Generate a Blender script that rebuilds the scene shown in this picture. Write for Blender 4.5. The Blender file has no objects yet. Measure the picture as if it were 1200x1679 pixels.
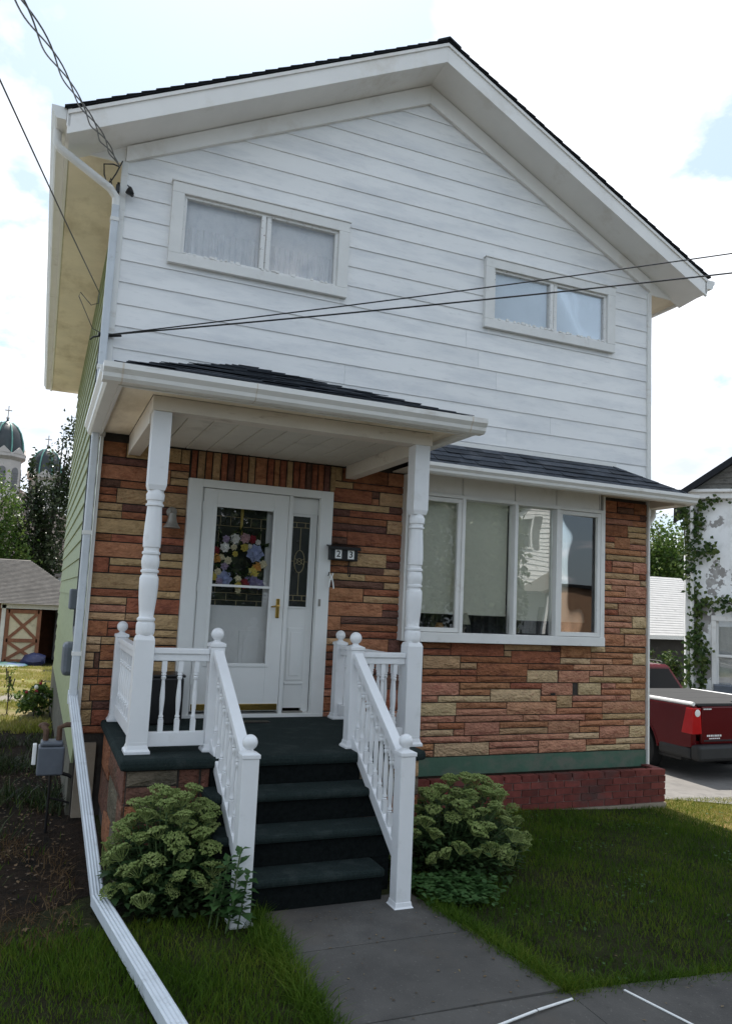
import bpy, bmesh, math, random
import numpy as np
from mathutils import Vector, Matrix
R = math.radians
rnd = random.Random(7)
npr = np.random.default_rng(11)
S = bpy.context.scene
COL = S.collection

# ------------------------------------------------------------------ camera
cd = bpy.data.cameras.new('camera'); cam = bpy.data.objects.new('camera', cd); COL.objects.link(cam)
def cam_axes(yaw, pitch, roll):
    f = Vector((math.sin(yaw)*math.cos(pitch), math.cos(yaw)*math.cos(pitch), math.sin(pitch)))
    r = Vector((math.cos(yaw), -math.sin(yaw), 0)); u = r.cross(f)
    return math.cos(roll)*r + math.sin(roll)*u, -math.sin(roll)*r + math.cos(roll)*u, f
_r, _u, _f = cam_axes(.392, .116, .046)
cam.matrix_world = Matrix(((_r.x, _u.x, -_f.x, -.409), (_r.y, _u.y, -_f.y, -7.308), (_r.z, _u.z, -_f.z, 1.917), (0, 0, 0, 1)))
cd.sensor_fit = 'HORIZONTAL'; cd.sensor_width = 36; cd.lens = 36*1275.1/1200
cd.clip_start = .05; cd.clip_end = 2000
S.camera = cam

# ------------------------------------------------------------------ sky, sun, exposure
SUN_DIR = Vector((.11, .53, 1)).normalized()          # towards the sun
SUN_EL = math.asin(SUN_DIR.z); SUN_AZ = math.atan2(SUN_DIR.x, SUN_DIR.y)
W = bpy.data.worlds.new('World'); S.world = W; W.use_nodes = True
nt = W.node_tree; nt.nodes.clear()
def wn(t, **k):
    n = nt.nodes.new(t)
    for a, v in k.items(): setattr(n, a, v)
    return n
out = wn('ShaderNodeOutputWorld'); bg = wn('ShaderNodeBackground'); bg.inputs['Strength'].default_value = .1
sky = wn('ShaderNodeTexSky', sky_type='NISHITA', sun_disc=False, sun_elevation=SUN_EL, sun_rotation=SUN_AZ)
sky.air_density = 1.0; sky.dust_density = 1.6; sky.ozone_density = 1.0
tc = wn('ShaderNodeTexCoord')
sep = wn('ShaderNodeSeparateXYZ'); nt.links.new(tc.outputs['Generated'], sep.inputs[0])
zc = wn('ShaderNodeMath', operation='MAXIMUM'); nt.links.new(sep.outputs['Z'], zc.inputs[0]); zc.inputs[1].default_value = 0
za = wn('ShaderNodeMath', operation='ADD'); nt.links.new(zc.outputs[0], za.inputs[0]); za.inputs[1].default_value = .28
dv = wn('ShaderNodeVectorMath', operation='DIVIDE'); nt.links.new(tc.outputs['Generated'], dv.inputs[0])
cb = wn('ShaderNodeCombineXYZ')
for i in range(3): nt.links.new(za.outputs[0], cb.inputs[i])
nt.links.new(cb.outputs[0], dv.inputs[1])
ad = wn('ShaderNodeVectorMath', operation='ADD'); nt.links.new(dv.outputs[0], ad.inputs[0]); ad.inputs[1].default_value = (3.1, 1.25, 0.4)
n1 = wn('ShaderNodeTexNoise'); n1.inputs['Scale'].default_value = 2.6; n1.inputs['Detail'].default_value = 9; n1.inputs['Roughness'].default_value = .55
n1.inputs['Distortion'].default_value = .25
nt.links.new(ad.outputs[0], n1.inputs['Vector'])
cr = wn('ShaderNodeValToRGB'); cr.color_ramp.elements[0].position = .54; cr.color_ramp.elements[1].position = .64
# cumulus banks: soft lobes round fixed directions of the sky, broken up by the noise
acc = n1.outputs['Fac']
lob = None
for (bx, by, bz, br) in [(0.497, 0.619, 0.609, 0.17), (0.576, 0.614, 0.539, 0.1), (0.658, 0.634, 0.406, 0.14), (0.694, 0.67, 0.264, 0.14), (-0.063, 0.905, 0.42, 0.13), (-0.046, 0.959, 0.28, 0.16), (0.49, 0.539, 0.685, 0.15), (-0.682, 0.493, 0.54, 0.2), (0.778, 0.157, 0.609, 0.15), (-0.963, -0.023, 0.27, 0.19), (-0.215, -0.571, 0.792, 0.16), (0.11, -0.677, 0.727, 0.2), (0.24, -0.509, 0.826, 0.19), (0.769, -0.193, 0.61, 0.18), (-0.617, 0.445, 0.649, 0.13), (-0.126, -0.841, 0.526, 0.16), (-0.698, 0.584, 0.415, 0.14), (-0.199, -0.749, 0.632, 0.2), (-0.478, -0.806, 0.348, 0.19), (-0.091, -0.75, 0.655, 0.16), (0.679, -0.309, 0.666, 0.18)]:
    dt = wn('ShaderNodeVectorMath', operation='DOT_PRODUCT'); nt.links.new(tc.outputs['Generated'], dt.inputs[0]); dt.inputs[1].default_value = (bx, by, bz)
    mr = wn('ShaderNodeMapRange', interpolation_type='SMOOTHSTEP'); mr.inputs[1].default_value = math.cos(br*1.25); mr.inputs[2].default_value = math.cos(br*.35); nt.links.new(dt.outputs['Value'], mr.inputs[0])
    if lob is None: lob = mr.outputs[0]
    else:
        mxx = wn('ShaderNodeMath', operation='MAXIMUM'); nt.links.new(lob, mxx.inputs[0]); nt.links.new(mr.outputs[0], mxx.inputs[1]); lob = mxx.outputs[0]
ma = wn('ShaderNodeMath', operation='MULTIPLY_ADD'); nt.links.new(lob, ma.inputs[0]); ma.inputs[1].default_value = .185; nt.links.new(acc, ma.inputs[2])
nt.links.new(ma.outputs[0], cr.inputs[0])
n2 = wn('ShaderNodeTexNoise'); n2.inputs['Scale'].default_value = 3.2; n2.inputs['Detail'].default_value = 5
nt.links.new(ad.outputs[0], n2.inputs['Vector'])
cc = wn('ShaderNodeValToRGB'); cc.color_ramp.elements[0].position = .3; cc.color_ramp.elements[1].position = .62
cc.color_ramp.elements[0].color = (5.6, 6.1, 7.0, 1); cc.color_ramp.elements[1].color = (10.5, 10.6, 10.8, 1)
nt.links.new(n2.outputs['Fac'], cc.inputs[0])
# thin white veil over the whole sky, cloud cells above it
veil = wn('ShaderNodeMixRGB'); veil.inputs[0].default_value = .55; veil.inputs[2].default_value = (5.6, 7.0, 8.3, 1)
nt.links.new(sky.outputs[0], veil.inputs[1])
mx = wn('ShaderNodeMixRGB'); nt.links.new(cr.outputs[0], mx.inputs[0]); nt.links.new(veil.outputs[0], mx.inputs[1]); nt.links.new(cc.outputs[0], mx.inputs[2])
nt.links.new(mx.outputs[0], bg.inputs['Color']); nt.links.new(bg.outputs[0], out.inputs[0])

sl = bpy.data.lights.new('sun', 'SUN'); sl.energy = 4.8; sl.angle = R(.53); sl.color = (1, .95, .87)
so = bpy.data.objects.new('sun', sl); COL.objects.link(so)
so.rotation_euler = SUN_DIR.to_track_quat('Z', 'Y').to_euler(); so.location = (10, 30, 60)
S.view_settings.view_transform = 'Standard'; S.view_settings.look = 'None'
S.view_settings.gamma = 1; S.view_settings.use_curve_mapping = False
S.view_settings.exposure = .68
S.render.engine = 'CYCLES'
S.cycles.max_bounces = 8; S.cycles.transparent_max_bounces = 16

# ------------------------------------------------------------------ materials
def mk(name, col, rough=.6, var=.15, scale=3., dirt=None, bump=None, rand=0., spec=.4, metal=0., stretch=(1, 1, 1), coat=0., mottle=None, hrand=0., objoff=0.):
    m = bpy.data.materials.new(name); m.use_nodes = True
    t = m.node_tree; b = t.nodes['Principled BSDF']; L = t.links
    b.inputs['Roughness'].default_value = rough; b.inputs['Metallic'].default_value = metal
    b.inputs['Specular IOR Level'].default_value = spec; b.inputs['Coat Weight'].default_value = coat
    g = t.nodes.new('ShaderNodeNewGeometry'); mp = t.nodes.new('ShaderNodeMapping'); mp.inputs['Scale'].default_value = stretch
    L.new(g.outputs['Position'], mp.inputs['Vector'])
    n = t.nodes.new('ShaderNodeTexNoise'); n.inputs['Scale'].default_value = scale; n.inputs['Detail'].default_value = 6; n.inputs['Roughness'].default_value = .62
    L.new(mp.outputs[0], n.inputs['Vector'])
    rp = t.nodes.new('ShaderNodeMapRange'); rp.inputs[1].default_value = .28; rp.inputs[2].default_value = .72
    L.new(n.outputs['Fac'], rp.inputs[0])
    mxn = t.nodes.new('ShaderNodeMixRGB'); L.new(rp.outputs[0], mxn.inputs[0])
    mxn.inputs[1].default_value = (*[c*(1-var) for c in col], 1); mxn.inputs[2].default_value = (*[min(1, c*(1+var)) for c in col], 1)
    cur = mxn.outputs[0]
    for q in ([mottle] if mottle else []) + (dirt if isinstance(dirt, list) else [dirt] if dirt else []):
        dcol, lo, hi, dsc, dst = q
        mp2 = t.nodes.new('ShaderNodeMapping'); mp2.inputs['Scale'].default_value = dst; mp2.inputs['Location'].default_value = (dsc*1.7, 3.1, dsc)
        if objoff:
            o2 = t.nodes.new('ShaderNodeObjectInfo'); vm = t.nodes.new('ShaderNodeVectorMath'); vm.operation = 'MULTIPLY_ADD'; cx_ = t.nodes.new('ShaderNodeCombineXYZ')
            for q_ in range(3): L.new(o2.outputs['Random'], cx_.inputs[q_])
            L.new(cx_.outputs[0], vm.inputs[0]); vm.inputs[1].default_value = (objoff, 0, objoff); L.new(g.outputs['Position'], vm.inputs[2]); L.new(vm.outputs[0], mp2.inputs['Vector'])
        else: L.new(g.outputs['Position'], mp2.inputs['Vector'])
        d = t.nodes.new('ShaderNodeTexNoise'); d.inputs['Scale'].default_value = dsc; d.inputs['Detail'].default_value = 7; d.inputs['Roughness'].default_value = .65
        L.new(mp2.outputs[0], d.inputs['Vector'])
        r2 = t.nodes.new('ShaderNodeMapRange'); r2.inputs[1].default_value = lo; r2.inputs[2].default_value = hi
        L.new(d.outputs['Fac'], r2.inputs[0])
        m2 = t.nodes.new('ShaderNodeMixRGB'); L.new(r2.outputs[0], m2.inputs[0]); L.new(cur, m2.inputs[1]); m2.inputs[2].default_value = (*dcol, 1)
        cur = m2.outputs[0]
    if rand or hrand:
        oi = t.nodes.new('ShaderNodeObjectInfo'); hs = t.nodes.new('ShaderNodeHueSaturation')
        r3 = t.nodes.new('ShaderNodeMapRange'); r3.inputs[3].default_value = 1-rand; r3.inputs[4].default_value = 1+rand
        L.new(oi.outputs['Random'], r3.inputs[0]); L.new(r3.outputs[0], hs.inputs['Value'])
        if hrand:
            mu = t.nodes.new('ShaderNodeMath'); mu.operation = 'MULTIPLY'; mu.inputs[1].default_value = 7.13; L.new(oi.outputs['Random'], mu.inputs[0])
            fr = t.nodes.new('ShaderNodeMath'); fr.operation = 'FRACT'; L.new(mu.outputs[0], fr.inputs[0])
            r4 = t.nodes.new('ShaderNodeMapRange'); r4.inputs[3].default_value = .5-hrand; r4.inputs[4].default_value = .5+hrand
            L.new(fr.outputs[0], r4.inputs[0]); L.new(r4.outputs[0], hs.inputs['Hue'])
        L.new(cur, hs.inputs['Color']); cur = hs.outputs[0]
    L.new(cur, b.inputs['Base Color'])
    if bump:
        bs, bst, bdist = bump
        bn = t.nodes.new('ShaderNodeTexNoise'); bn.inputs['Scale'].default_value = bs; bn.inputs['Detail'].default_value = 6
        L.new(mp.outputs[0], bn.inputs['Vector'])
        bb = t.nodes.new('ShaderNodeBump'); bb.inputs['Strength'].default_value = bst; bb.inputs['Distance'].default_value = bdist
        L.new(bn.outputs['Fac'], bb.inputs['Height']); L.new(bb.outputs[0], b.inputs['Normal'])
    return m
def leafmat(name, cols, sc=2.5, trans=.35, rough=.5):
    m = bpy.data.materials.new(name); m.use_nodes = True; t = m.node_tree; L = t.links; b = t.nodes['Principled BSDF']
    g = t.nodes.new('ShaderNodeNewGeometry'); n = t.nodes.new('ShaderNodeTexNoise'); n.inputs['Scale'].default_value = sc; n.inputs['Detail'].default_value = 4
    L.new(g.outputs['Position'], n.inputs['Vector'])
    ri = t.nodes.new('ShaderNodeMath'); ri.operation = 'MULTIPLY_ADD'; ri.inputs[1].default_value = .35; L.new(g.outputs['Random Per Island'], ri.inputs[0]); L.new(n.outputs['Fac'], ri.inputs[2])
    r = t.nodes.new('ShaderNodeValToRGB'); e = r.color_ramp.elements
    e[0].position = .4; e[0].color = (*cols[0], 1); e[1].position = .95; e[1].color = (*cols[-1], 1)
    if len(cols) > 2: q = e.new(.68); q.color = (*cols[1], 1)
    L.new(ri.outputs[0], r.inputs[0]); L.new(r.outputs[0], b.inputs['Base Color'])
    b.inputs['Roughness'].default_value = rough; b.inputs['Specular IOR Level'].default_value = .18
    tr = t.nodes.new('ShaderNodeBsdfTranslucent'); L.new(r.outputs[0], tr.inputs['Color'])
    ms = t.nodes.new('ShaderNodeMixShader'); ms.inputs[0].default_value = trans
    o = [x for x in t.nodes if x.type == 'OUTPUT_MATERIAL'][0]
    L.new(b.outputs[0], ms.inputs[1]); L.new(tr.outputs[0], ms.inputs[2]); L.new(ms.outputs[0], o.inputs[0])
    return m
def glassmat(name, refl=.1, tint=(.9, .93, .92), kf=1.6):
    m = bpy.data.materials.new(name); m.use_nodes = True; t = m.node_tree; L = t.links
    for x in list(t.nodes):
        if x.type == 'BSDF_PRINCIPLED': t.nodes.remove(x)
    o = [x for x in t.nodes if x.type == 'OUTPUT_MATERIAL'][0]
    a = t.nodes.new('ShaderNodeBsdfTransparent'); a.inputs[0].default_value = (*tint, 1)
    gl = t.nodes.new('ShaderNodeBsdfGlossy'); gl.inputs['Roughness'].default_value = .004; gl.inputs[0].default_value = (1, 1, 1, 1)
    g = t.nodes.new('ShaderNodeNewGeometry'); n = t.nodes.new('ShaderNodeTexNoise'); n.inputs['Scale'].default_value = 1.3; n.inputs['Detail'].default_value = 1
    L.new(g.outputs['Position'], n.inputs['Vector'])
    bp = t.nodes.new('ShaderNodeBump'); bp.inputs['Strength'].default_value = .06; bp.inputs['Distance'].default_value = .05
    L.new(n.outputs['Fac'], bp.inputs['Height']); L.new(bp.outputs[0], gl.inputs['Normal'])
    lw = t.nodes.new('ShaderNodeFresnel'); lw.inputs[0].default_value = 1.5
    sc = t.nodes.new('ShaderNodeMath'); sc.operation = 'MULTIPLY_ADD'; sc.inputs[1].default_value = kf; sc.inputs[2].default_value = refl; sc.use_clamp = True
    L.new(lw.outputs[0], sc.inputs[0])
    ms = t.nodes.new('ShaderNodeMixShader'); L.new(sc.outputs[0], ms.inputs[0]); L.new(a.outputs[0], ms.inputs[1]); L.new(gl.outputs[0], ms.inputs[2]); L.new(ms.outputs[0], o.inputs[0])
    return m

M = {}
M['siding'] = mk('white_aluminium_siding', (.86, .855, .845), .42, .03, 2.2, dirt=[((.54, .56, .595), .455, .88, 1.3, (.8, 1, 3.4)), ((.60, .60, .60), .58, .9, 9, (.5, 1, 2.2)), ((.40, .40, .40), .72, .8, 30, (1, 1, .5))], bump=(5, .10, .012), stretch=(.4, 1, 2), rand=.03, objoff=9.)
M['trim'] = mk('aged_white_paint', (.76, .75, .725), .5, .05, 4, dirt=((.54, .51, .46), .58, .85, 5, (1, 1, 1)), bump=(30, .05, .004))
M['pipe'] = mk('chalky_white_pipe', (.60, .635, .67), .45, .08, 6, dirt=((.36, .37, .38), .58, .8, 9, (1, 1, 1)))
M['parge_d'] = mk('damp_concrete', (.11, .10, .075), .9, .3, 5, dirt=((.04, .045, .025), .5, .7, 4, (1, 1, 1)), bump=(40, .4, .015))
M['peel'] = mk('peeling_white_paint', (.78, .77, .75), .55, .05, 6, dirt=((.33, .30, .27), .60, .66, 26, (1, 1, 2)), bump=(40, .25, .006))
M['soffit'] = mk('cream_soffit', (.84, .74, .58), .55, .1, 2, dirt=((.52, .42, .28), .5, .78, 2.2, (1, .5, 1)))
M['rake'] = mk('offwhite_rake_boards', (.85, .825, .79), .5, .05, 2, dirt=((.62, .56, .48), .55, .8, 1.5, (1, 1, 1)))
M['ceil'] = mk('porch_ceiling_boards', (.60, .57, .50), .5, .06, 3, dirt=((.42, .38, .32), .55, .8, 3, (1, 1, 1)), rand=.03)
M['beam'] = mk('cream_beam_paint', (.68, .62, .54), .5, .06, 3, dirt=((.34, .27, .20), .60, .78, 5, (.7, 1, 2.5)), bump=(20, .08, .006))
M['gutter'] = mk('white_gutter', (.76, .75, .72), .35, .04, 4, dirt=((.48, .43, .37), .58, .8, 4, (.6, .6, 2)))
M['vinyl'] = mk('white_vinyl', (.76, .765, .775), .32, .03, 5, dirt=[((.58, .58, .56), .58, .85, 6, (1, 1, 1)), ((.42, .40, .36), .70, .78, 24, (1, 1, .6))], bump=(14, .05, .006), spec=.5)
M['door'] = mk('white_door_paint', (.76, .76, .74), .35, .03, 4)
M['green_side'] = mk('pale_green_siding', (.27, .31, .165), .55, .1, 3, dirt=((.20, .23, .12), .5, .8, 4, (1, 1, 3)), rand=.05)
M['mortar'] = mk('dark_mortar', (.05, .042, .036), .9, .25, 12, bump=(60, .4, .01))
_st = dict(bump=(26, 1.0, .03), stretch=(1, 1, 1.6), rough=.8, spec=.2, rand=.14, hrand=.008)
M['sR'] = mk('red_brown_stone', (.32, .122, .064), var=.3, scale=9, dirt=((.12, .04, .03), .52, .75, 7, (1, 1, 3)), **_st)
M['sO'] = mk('orange_stone', (.41, .19, .098), var=.28, scale=9, dirt=((.22, .08, .04), .52, .75, 7, (1, 1, 3)), **_st)
M['sT'] = mk('buff_stone', (.46, .30, .16), var=.25, scale=8, dirt=((.24, .12, .06), .56, .75, 9, (1, 1, 3)), **_st)
M['sP'] = mk('pink_stone', (.46, .225, .138), var=.25, scale=9, dirt=((.26, .085, .06), .52, .75, 7, (1, 1, 3)), **_st)
M['sL'] = mk('pale_stone', (.54, .385, .225), var=.2, scale=8, dirt=((.36, .18, .12), .56, .75, 8, (1, 1, 3)), **_st)
M['sB'] = mk('dark_brown_stone', (.155, .075, .055), var=.35, scale=9, **_st)
M['sG'] = mk('grey_buff_stone', (.17, .14, .10), var=.3, scale=8, dirt=((.07, .065, .045), .5, .72, 5, (1, 1, 2)), **_st)
M['sD'] = mk('dull_red_stone', (.17, .075, .05), var=.3, scale=8, dirt=((.07, .05, .035), .5, .72, 5, (1, 1, 2)), **_st)
M['brick'] = mk('dark_red_brick', (.16, .042, .034), .8, .3, 14, dirt=((.09, .055, .05), .5, .72, 3, (1, 1, 1)), bump=(60, .4, .008), rand=.25, spec=.2)
M['bmortar'] = mk('grey_brick_mortar', (.26, .17, .145), .9, .2, 20, bump=(70, .3, .006))
M['fnd'] = mk('green_painted_concrete', (.065, .13, .088), .75, .15, 4, dirt=[((.13, .14, .11), .46, .66, 3.5, (1, 1, 1.4)), ((.06, .08, .06), .6, .8, 8, (1, 1, 1))], bump=(25, .3, .01))
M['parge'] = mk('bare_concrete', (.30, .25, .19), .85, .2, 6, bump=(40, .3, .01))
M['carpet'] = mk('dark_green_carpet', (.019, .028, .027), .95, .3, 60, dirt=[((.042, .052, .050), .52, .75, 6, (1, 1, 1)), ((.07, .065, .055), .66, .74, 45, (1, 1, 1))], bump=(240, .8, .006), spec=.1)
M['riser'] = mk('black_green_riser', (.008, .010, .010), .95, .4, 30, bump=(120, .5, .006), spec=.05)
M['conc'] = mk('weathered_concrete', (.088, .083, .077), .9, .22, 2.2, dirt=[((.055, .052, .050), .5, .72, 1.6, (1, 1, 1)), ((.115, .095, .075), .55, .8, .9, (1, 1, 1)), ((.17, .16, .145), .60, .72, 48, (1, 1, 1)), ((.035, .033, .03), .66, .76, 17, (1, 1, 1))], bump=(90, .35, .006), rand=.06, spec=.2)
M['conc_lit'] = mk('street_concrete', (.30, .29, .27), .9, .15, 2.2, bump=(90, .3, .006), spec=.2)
M['joint'] = mk('joint_dirt', (.13, .115, .09), .95, .3, 30)
M['asph'] = mk('worn_asphalt', (.185, .175, .165), .9, .15, 1.5, dirt=((.12, .115, .11), .5, .75, 5, (1, 1, 1)), bump=(120, .4, .006), spec=.2)
M['street'] = mk('street_asphalt', (.36, .35, .335), .9, .15, 1.5, bump=(120, .3, .006), spec=.2)
M['soil'] = mk('soil_and_grass_ground', (.020, .019, .009), .95, .5, 3, dirt=((.03, .034, .012), .46, .6, 2.2, (1, 1, 1)), bump=(40, .8, .03), spec=.1)
M['mulch'] = mk('brown_soil', (.022, .014, .009), .95, .6, 14, dirt=[((.008, .007, .005), .48, .66, 3, (1, 1, 1)), ((.05, .03, .018), .58, .75, 5, (1, 1, 1))], bump=(50, 1, .03), spec=.1)
M['shingle'] = mk('charcoal_shingle', (.055, .062, .075), .85, .25, 90, dirt=((.095, .10, .112), .5, .7, 6, (1, 1, 1)), bump=(260, .6, .004), rand=.3, spec=.2)
M['shingle_d'] = mk('black_shingle', (.022, .024, .028), .85, .3, 60, bump=(200, .5, .004), spec=.2)
M['black'] = mk('black_metal', (.012, .012, .013), .35, .2, 10, spec=.4)
M['rubber'] = mk('black_cable', (.012, .012, .012), .3, .1, 10, spec=.6)
M['brass'] = mk('brass', (.50, .33, .09), .25, .15, 20, metal=1.)
M['brass_came'] = mk('brass_came', (.30, .25, .14), .45, .1, 20, metal=.3)
M['white_print'] = mk('white_print', (.82, .82, .80), .5, .03, 10)
M['black_print'] = mk('black_print', (.012, .012, .012), .5, .03, 10)
M['pewter'] = mk('pewter_grey', (.28, .26, .23), .45, .15, 20, metal=.4)
M['meter'] = mk('grey_blue_metal', (.12, .135, .16), .5, .15, 6, metal=.2)
M['pipe_rust'] = mk('rusty_pipe', (.10, .055, .034), .8, .4, 14)
M['window'] = glassmat('window_glass', .055, (.985, .99, .985), kf=1.2)
M['upper_glass'] = glassmat('dusty_upstairs_glass', .01, (.985, .985, .985), kf=.7)
M['storm_glass'] = glassmat('storm_door_glass', .0, (.985, .985, .985), kf=.9)
M['curtain'] = mk('lace_curtain', (.78, .78, .79), .9, .06, 8, dirt=((.62, .63, .67), .5, .78, 7, (1.6, 1, .9)))
M['curtain_blue'] = mk('pale_blue_blind', (.66, .73, .79), .9, .10, 1.5)
M['shade'] = mk('roller_shade', (.80, .80, .68), .9, .04, 2)
M['room'] = mk('dim_room', (.16, .14, .125), .9, .2, 2)
M['drape'] = mk('dark_drape', (.10, .10, .105), .9, .3, 6, stretch=(8, 1, .4))
M['leaded'] = mk('dark_leaded_glass', (.018, .022, .02), .12, .3, 6, spec=.6)
M['lampshade'] = mk('pale_lampshade', (.45, .45, .36), .8, .05, 5)

# ------------------------------------------------------------------ mesh helpers
class MB:
    def __init__(s): s.v = []; s.f = []
    def poly(s, pts):
        i = len(s.v); s.v += [tuple(p) for p in pts]; s.f.append(tuple(range(i, i+len(pts)))); return s
    def box(s, x0, x1, y0, y1, z0, z1):
        i = len(s.v)
        s.v += [(x0,y0,z0),(x1,y0,z0),(x1,y1,z0),(x0,y1,z0),(x0,y0,z1),(x1,y0,z1),(x1,y1,z1),(x0,y1,z1)]
        s.f += [tuple(i+k for k in q) for q in ((0,3,2,1),(4,5,6,7),(0,1,5,4),(1,2,6,5),(2,3,7,6),(3,0,4,7))]; return s
    def prism(s, pts, d):           # polygon pts extruded by vector d
        n = len(pts); i = len(s.v); d = Vector(d)
        s.v += [tuple(p) for p in pts] + [tuple(Vector(p)+d) for p in pts]
        s.f.append(tuple(i+k for k in range(n))[::-1]); s.f.append(tuple(i+n+k for k in range(n)))
        for k in range(n): s.f.append((i+k, i+(k+1)%n, i+n+(k+1)%n, i+n+k))
        return s
    def bar(s, p0, p1, w, h, up=(0,0,1)):   # w across, h along up
        p0 = Vector(p0); p1 = Vector(p1); d = (p1-p0).normalized(); a = d.cross(Vector(up)).normalized(); u = a.cross(d)
        q = [p0-a*w/2-u*h/2, p0+a*w/2-u*h/2, p0+a*w/2+u*h/2, p0-a*w/2+u*h/2]
        return s.prism(q, p1-p0)
    def tube(s, pts, r, n=8, closed=False, caps=True):
        pts = [Vector(p) for p in pts]; m = len(pts); rr = r if isinstance(r, (list, tuple)) else [r]*m
        i = len(s.v); a = None
        for k, p in enumerate(pts):
            if closed: t = pts[(k+1) % m]-pts[k-1]
            else: t = pts[min(k+1, m-1)]-pts[max(k-1, 0)]
            t = t.normalized() if t.length > 1e-9 else Vector((0,0,1))
            if a is None: a = t.orthogonal().normalized()
            else: a = (a-t*a.dot(t)); a = a.normalized() if a.length > 1e-6 else t.orthogonal().normalized()
            b = t.cross(a)
            for j in range(n):
                g = 2*math.pi*j/n; s.v.append(tuple(p+(a*math.cos(g)+b*math.sin(g))*rr[k]))
        for k in range(m if closed else m-1):
            for j in range(n):
                A = i+k*n; B = i+((k+1) % m)*n
                s.f.append((A+j, A+(j+1)%n, B+(j+1)%n, B+j))
        if caps and not closed:
            s.f.append(tuple(i+j for j in range(n))[::-1]); s.f.append(tuple(i+(m-1)*n+j for j in range(n)))
        return s
    def lathe(s, prof, c=(0,0,0), n=16, ax='z', ph=0., sx=1., sy=1.):
        i = len(s.v); m = len(prof)
        for (r, z) in prof:
            for j in range(n):
                g = 2*math.pi*j/n+ph; a, b = r*math.cos(g)*sx, r*math.sin(g)*sy
                p = (a, b, z) if ax == 'z' else ((a, z, b) if ax == 'y' else (z, a, b))
                s.v.append((c[0]+p[0], c[1]+p[1], c[2]+p[2]))
        for k in range(m-1):
            for j in range(n):
                q = (i+k*n+j, i+k*n+(j+1)%n, i+(k+1)*n+(j+1)%n, i+(k+1)*n+j)
                s.f.append(q if ax != 'y' else q[::-1])
        s.f.append(tuple(i+j for j in range(n))[::-1]); s.f.append(tuple(i+(m-1)*n+j for j in range(n)))
        return s
    def ball(s, c, r, n=12, m=8, sz=1.):
        return s.lathe([(max(1e-4, r*math.sin(math.pi*k/m)), -r*sz*math.cos(math.pi*k/m)) for k in range(m+1)], c, n)
    def mesh(s, name, smooth=False):
        me = bpy.data.meshes.new(name)
        c = Vector((0,0,0))
        if s.v:
            a = np.array(s.v); lo = a.min(0); hi = a.max(0); c = Vector(((lo[0]+hi[0])/2, (lo[1]+hi[1])/2, lo[2])); a = a-np.array(c)
            me.from_pydata([tuple(x) for x in a], [], s.f); me.update()
        if smooth:
            for p in me.polygons: p.use_smooth = True
        return me, c
    def build(s, name, mat, parent=None, smooth=False, bev=0, label=None):
        me, c = s.mesh(name, smooth); me.materials.append(mat)
        return place(name, me, c, parent, bev, label, smooth)
def wl(o):
    v = Vector((0,0,0))
    while o: v = v+o.location; o = o.parent
    return v
def place(name, me, c, parent=None, bev=0, label=None, smooth=False):
    o = bpy.data.objects.new(name, me); COL.objects.link(o)
    if parent: o.parent = parent; o.location = Vector(c)-wl(parent)
    else: o.location = c
    if bev:
        b = o.modifiers.new('bevel', 'BEVEL'); b.width = bev; b.segments = 2; b.limit_method = 'ANGLE'; b.angle_limit = R(50)
        if not smooth:
            pass
    if smooth:
        try: me.set_sharp_from_angle(angle=R(40))
        except Exception: pass
    if label: o['label'] = label
    return o
def tag(o, label, cat, group=None):
    o['label'] = label; o['category'] = cat
    if group: o['group'] = group
    return o
def thing(name, loc, label, cat, group=None):
    o = bpy.data.objects.new(name, None); COL.objects.link(o); o.location = loc; o.empty_display_size = .2
    return tag(o, label, cat, group)
def struct(o): o['kind'] = 'structure'; return o
def stuff(o): o['kind'] = 'stuff'; return o
def fast_mesh(name, V, F, mat, parent=None, nv=None, smooth=False):
    """V (n,3) float array, F (m,k) int array of k-gons, world coordinates"""
    me = bpy.data.meshes.new(name); V = np.asarray(V, np.float32); F = np.asarray(F, np.int32)
    c = np.array([(V[:,0].min()+V[:,0].max())/2, (V[:,1].min()+V[:,1].max())/2, V[:,2].min()], np.float32)
    me.vertices.add(len(V)); me.vertices.foreach_set('co', (V-c).ravel())
    k = F.shape[1]; me.loops.add(F.size); me.loops.foreach_set('vertex_index', F.ravel())
    me.polygons.add(len(F)); me.polygons.foreach_set('loop_start', np.arange(0, F.size, k, dtype=np.int32))
    me.update(calc_edges=True); me.validate()
    if smooth: me.polygons.foreach_set('use_smooth', np.ones(len(F), bool))
    me.materials.append(mat)
    return place(name, me, Vector([float(x) for x in c]), parent)
def sm(t): t = np.clip(t, 0, 1); return t*t*(3-2*t)
def zg(x, y):
    x = np.asarray(x, float); y = np.asarray(y, float)
    z = -.02-.047*np.clip(x-2.0, 0, 6.5)-.039*np.clip(y-2, 0, 30)*(1-sm((x-1)/5))-.012*np.clip(y-6, 0, 30)*sm((x-1)/5)
    z = np.where((y < -3.6), z+(-.03)*np.clip(-3.6-y, 0, 3), z)
    return z
def zf(x, y): return float(zg(x, y))

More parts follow.
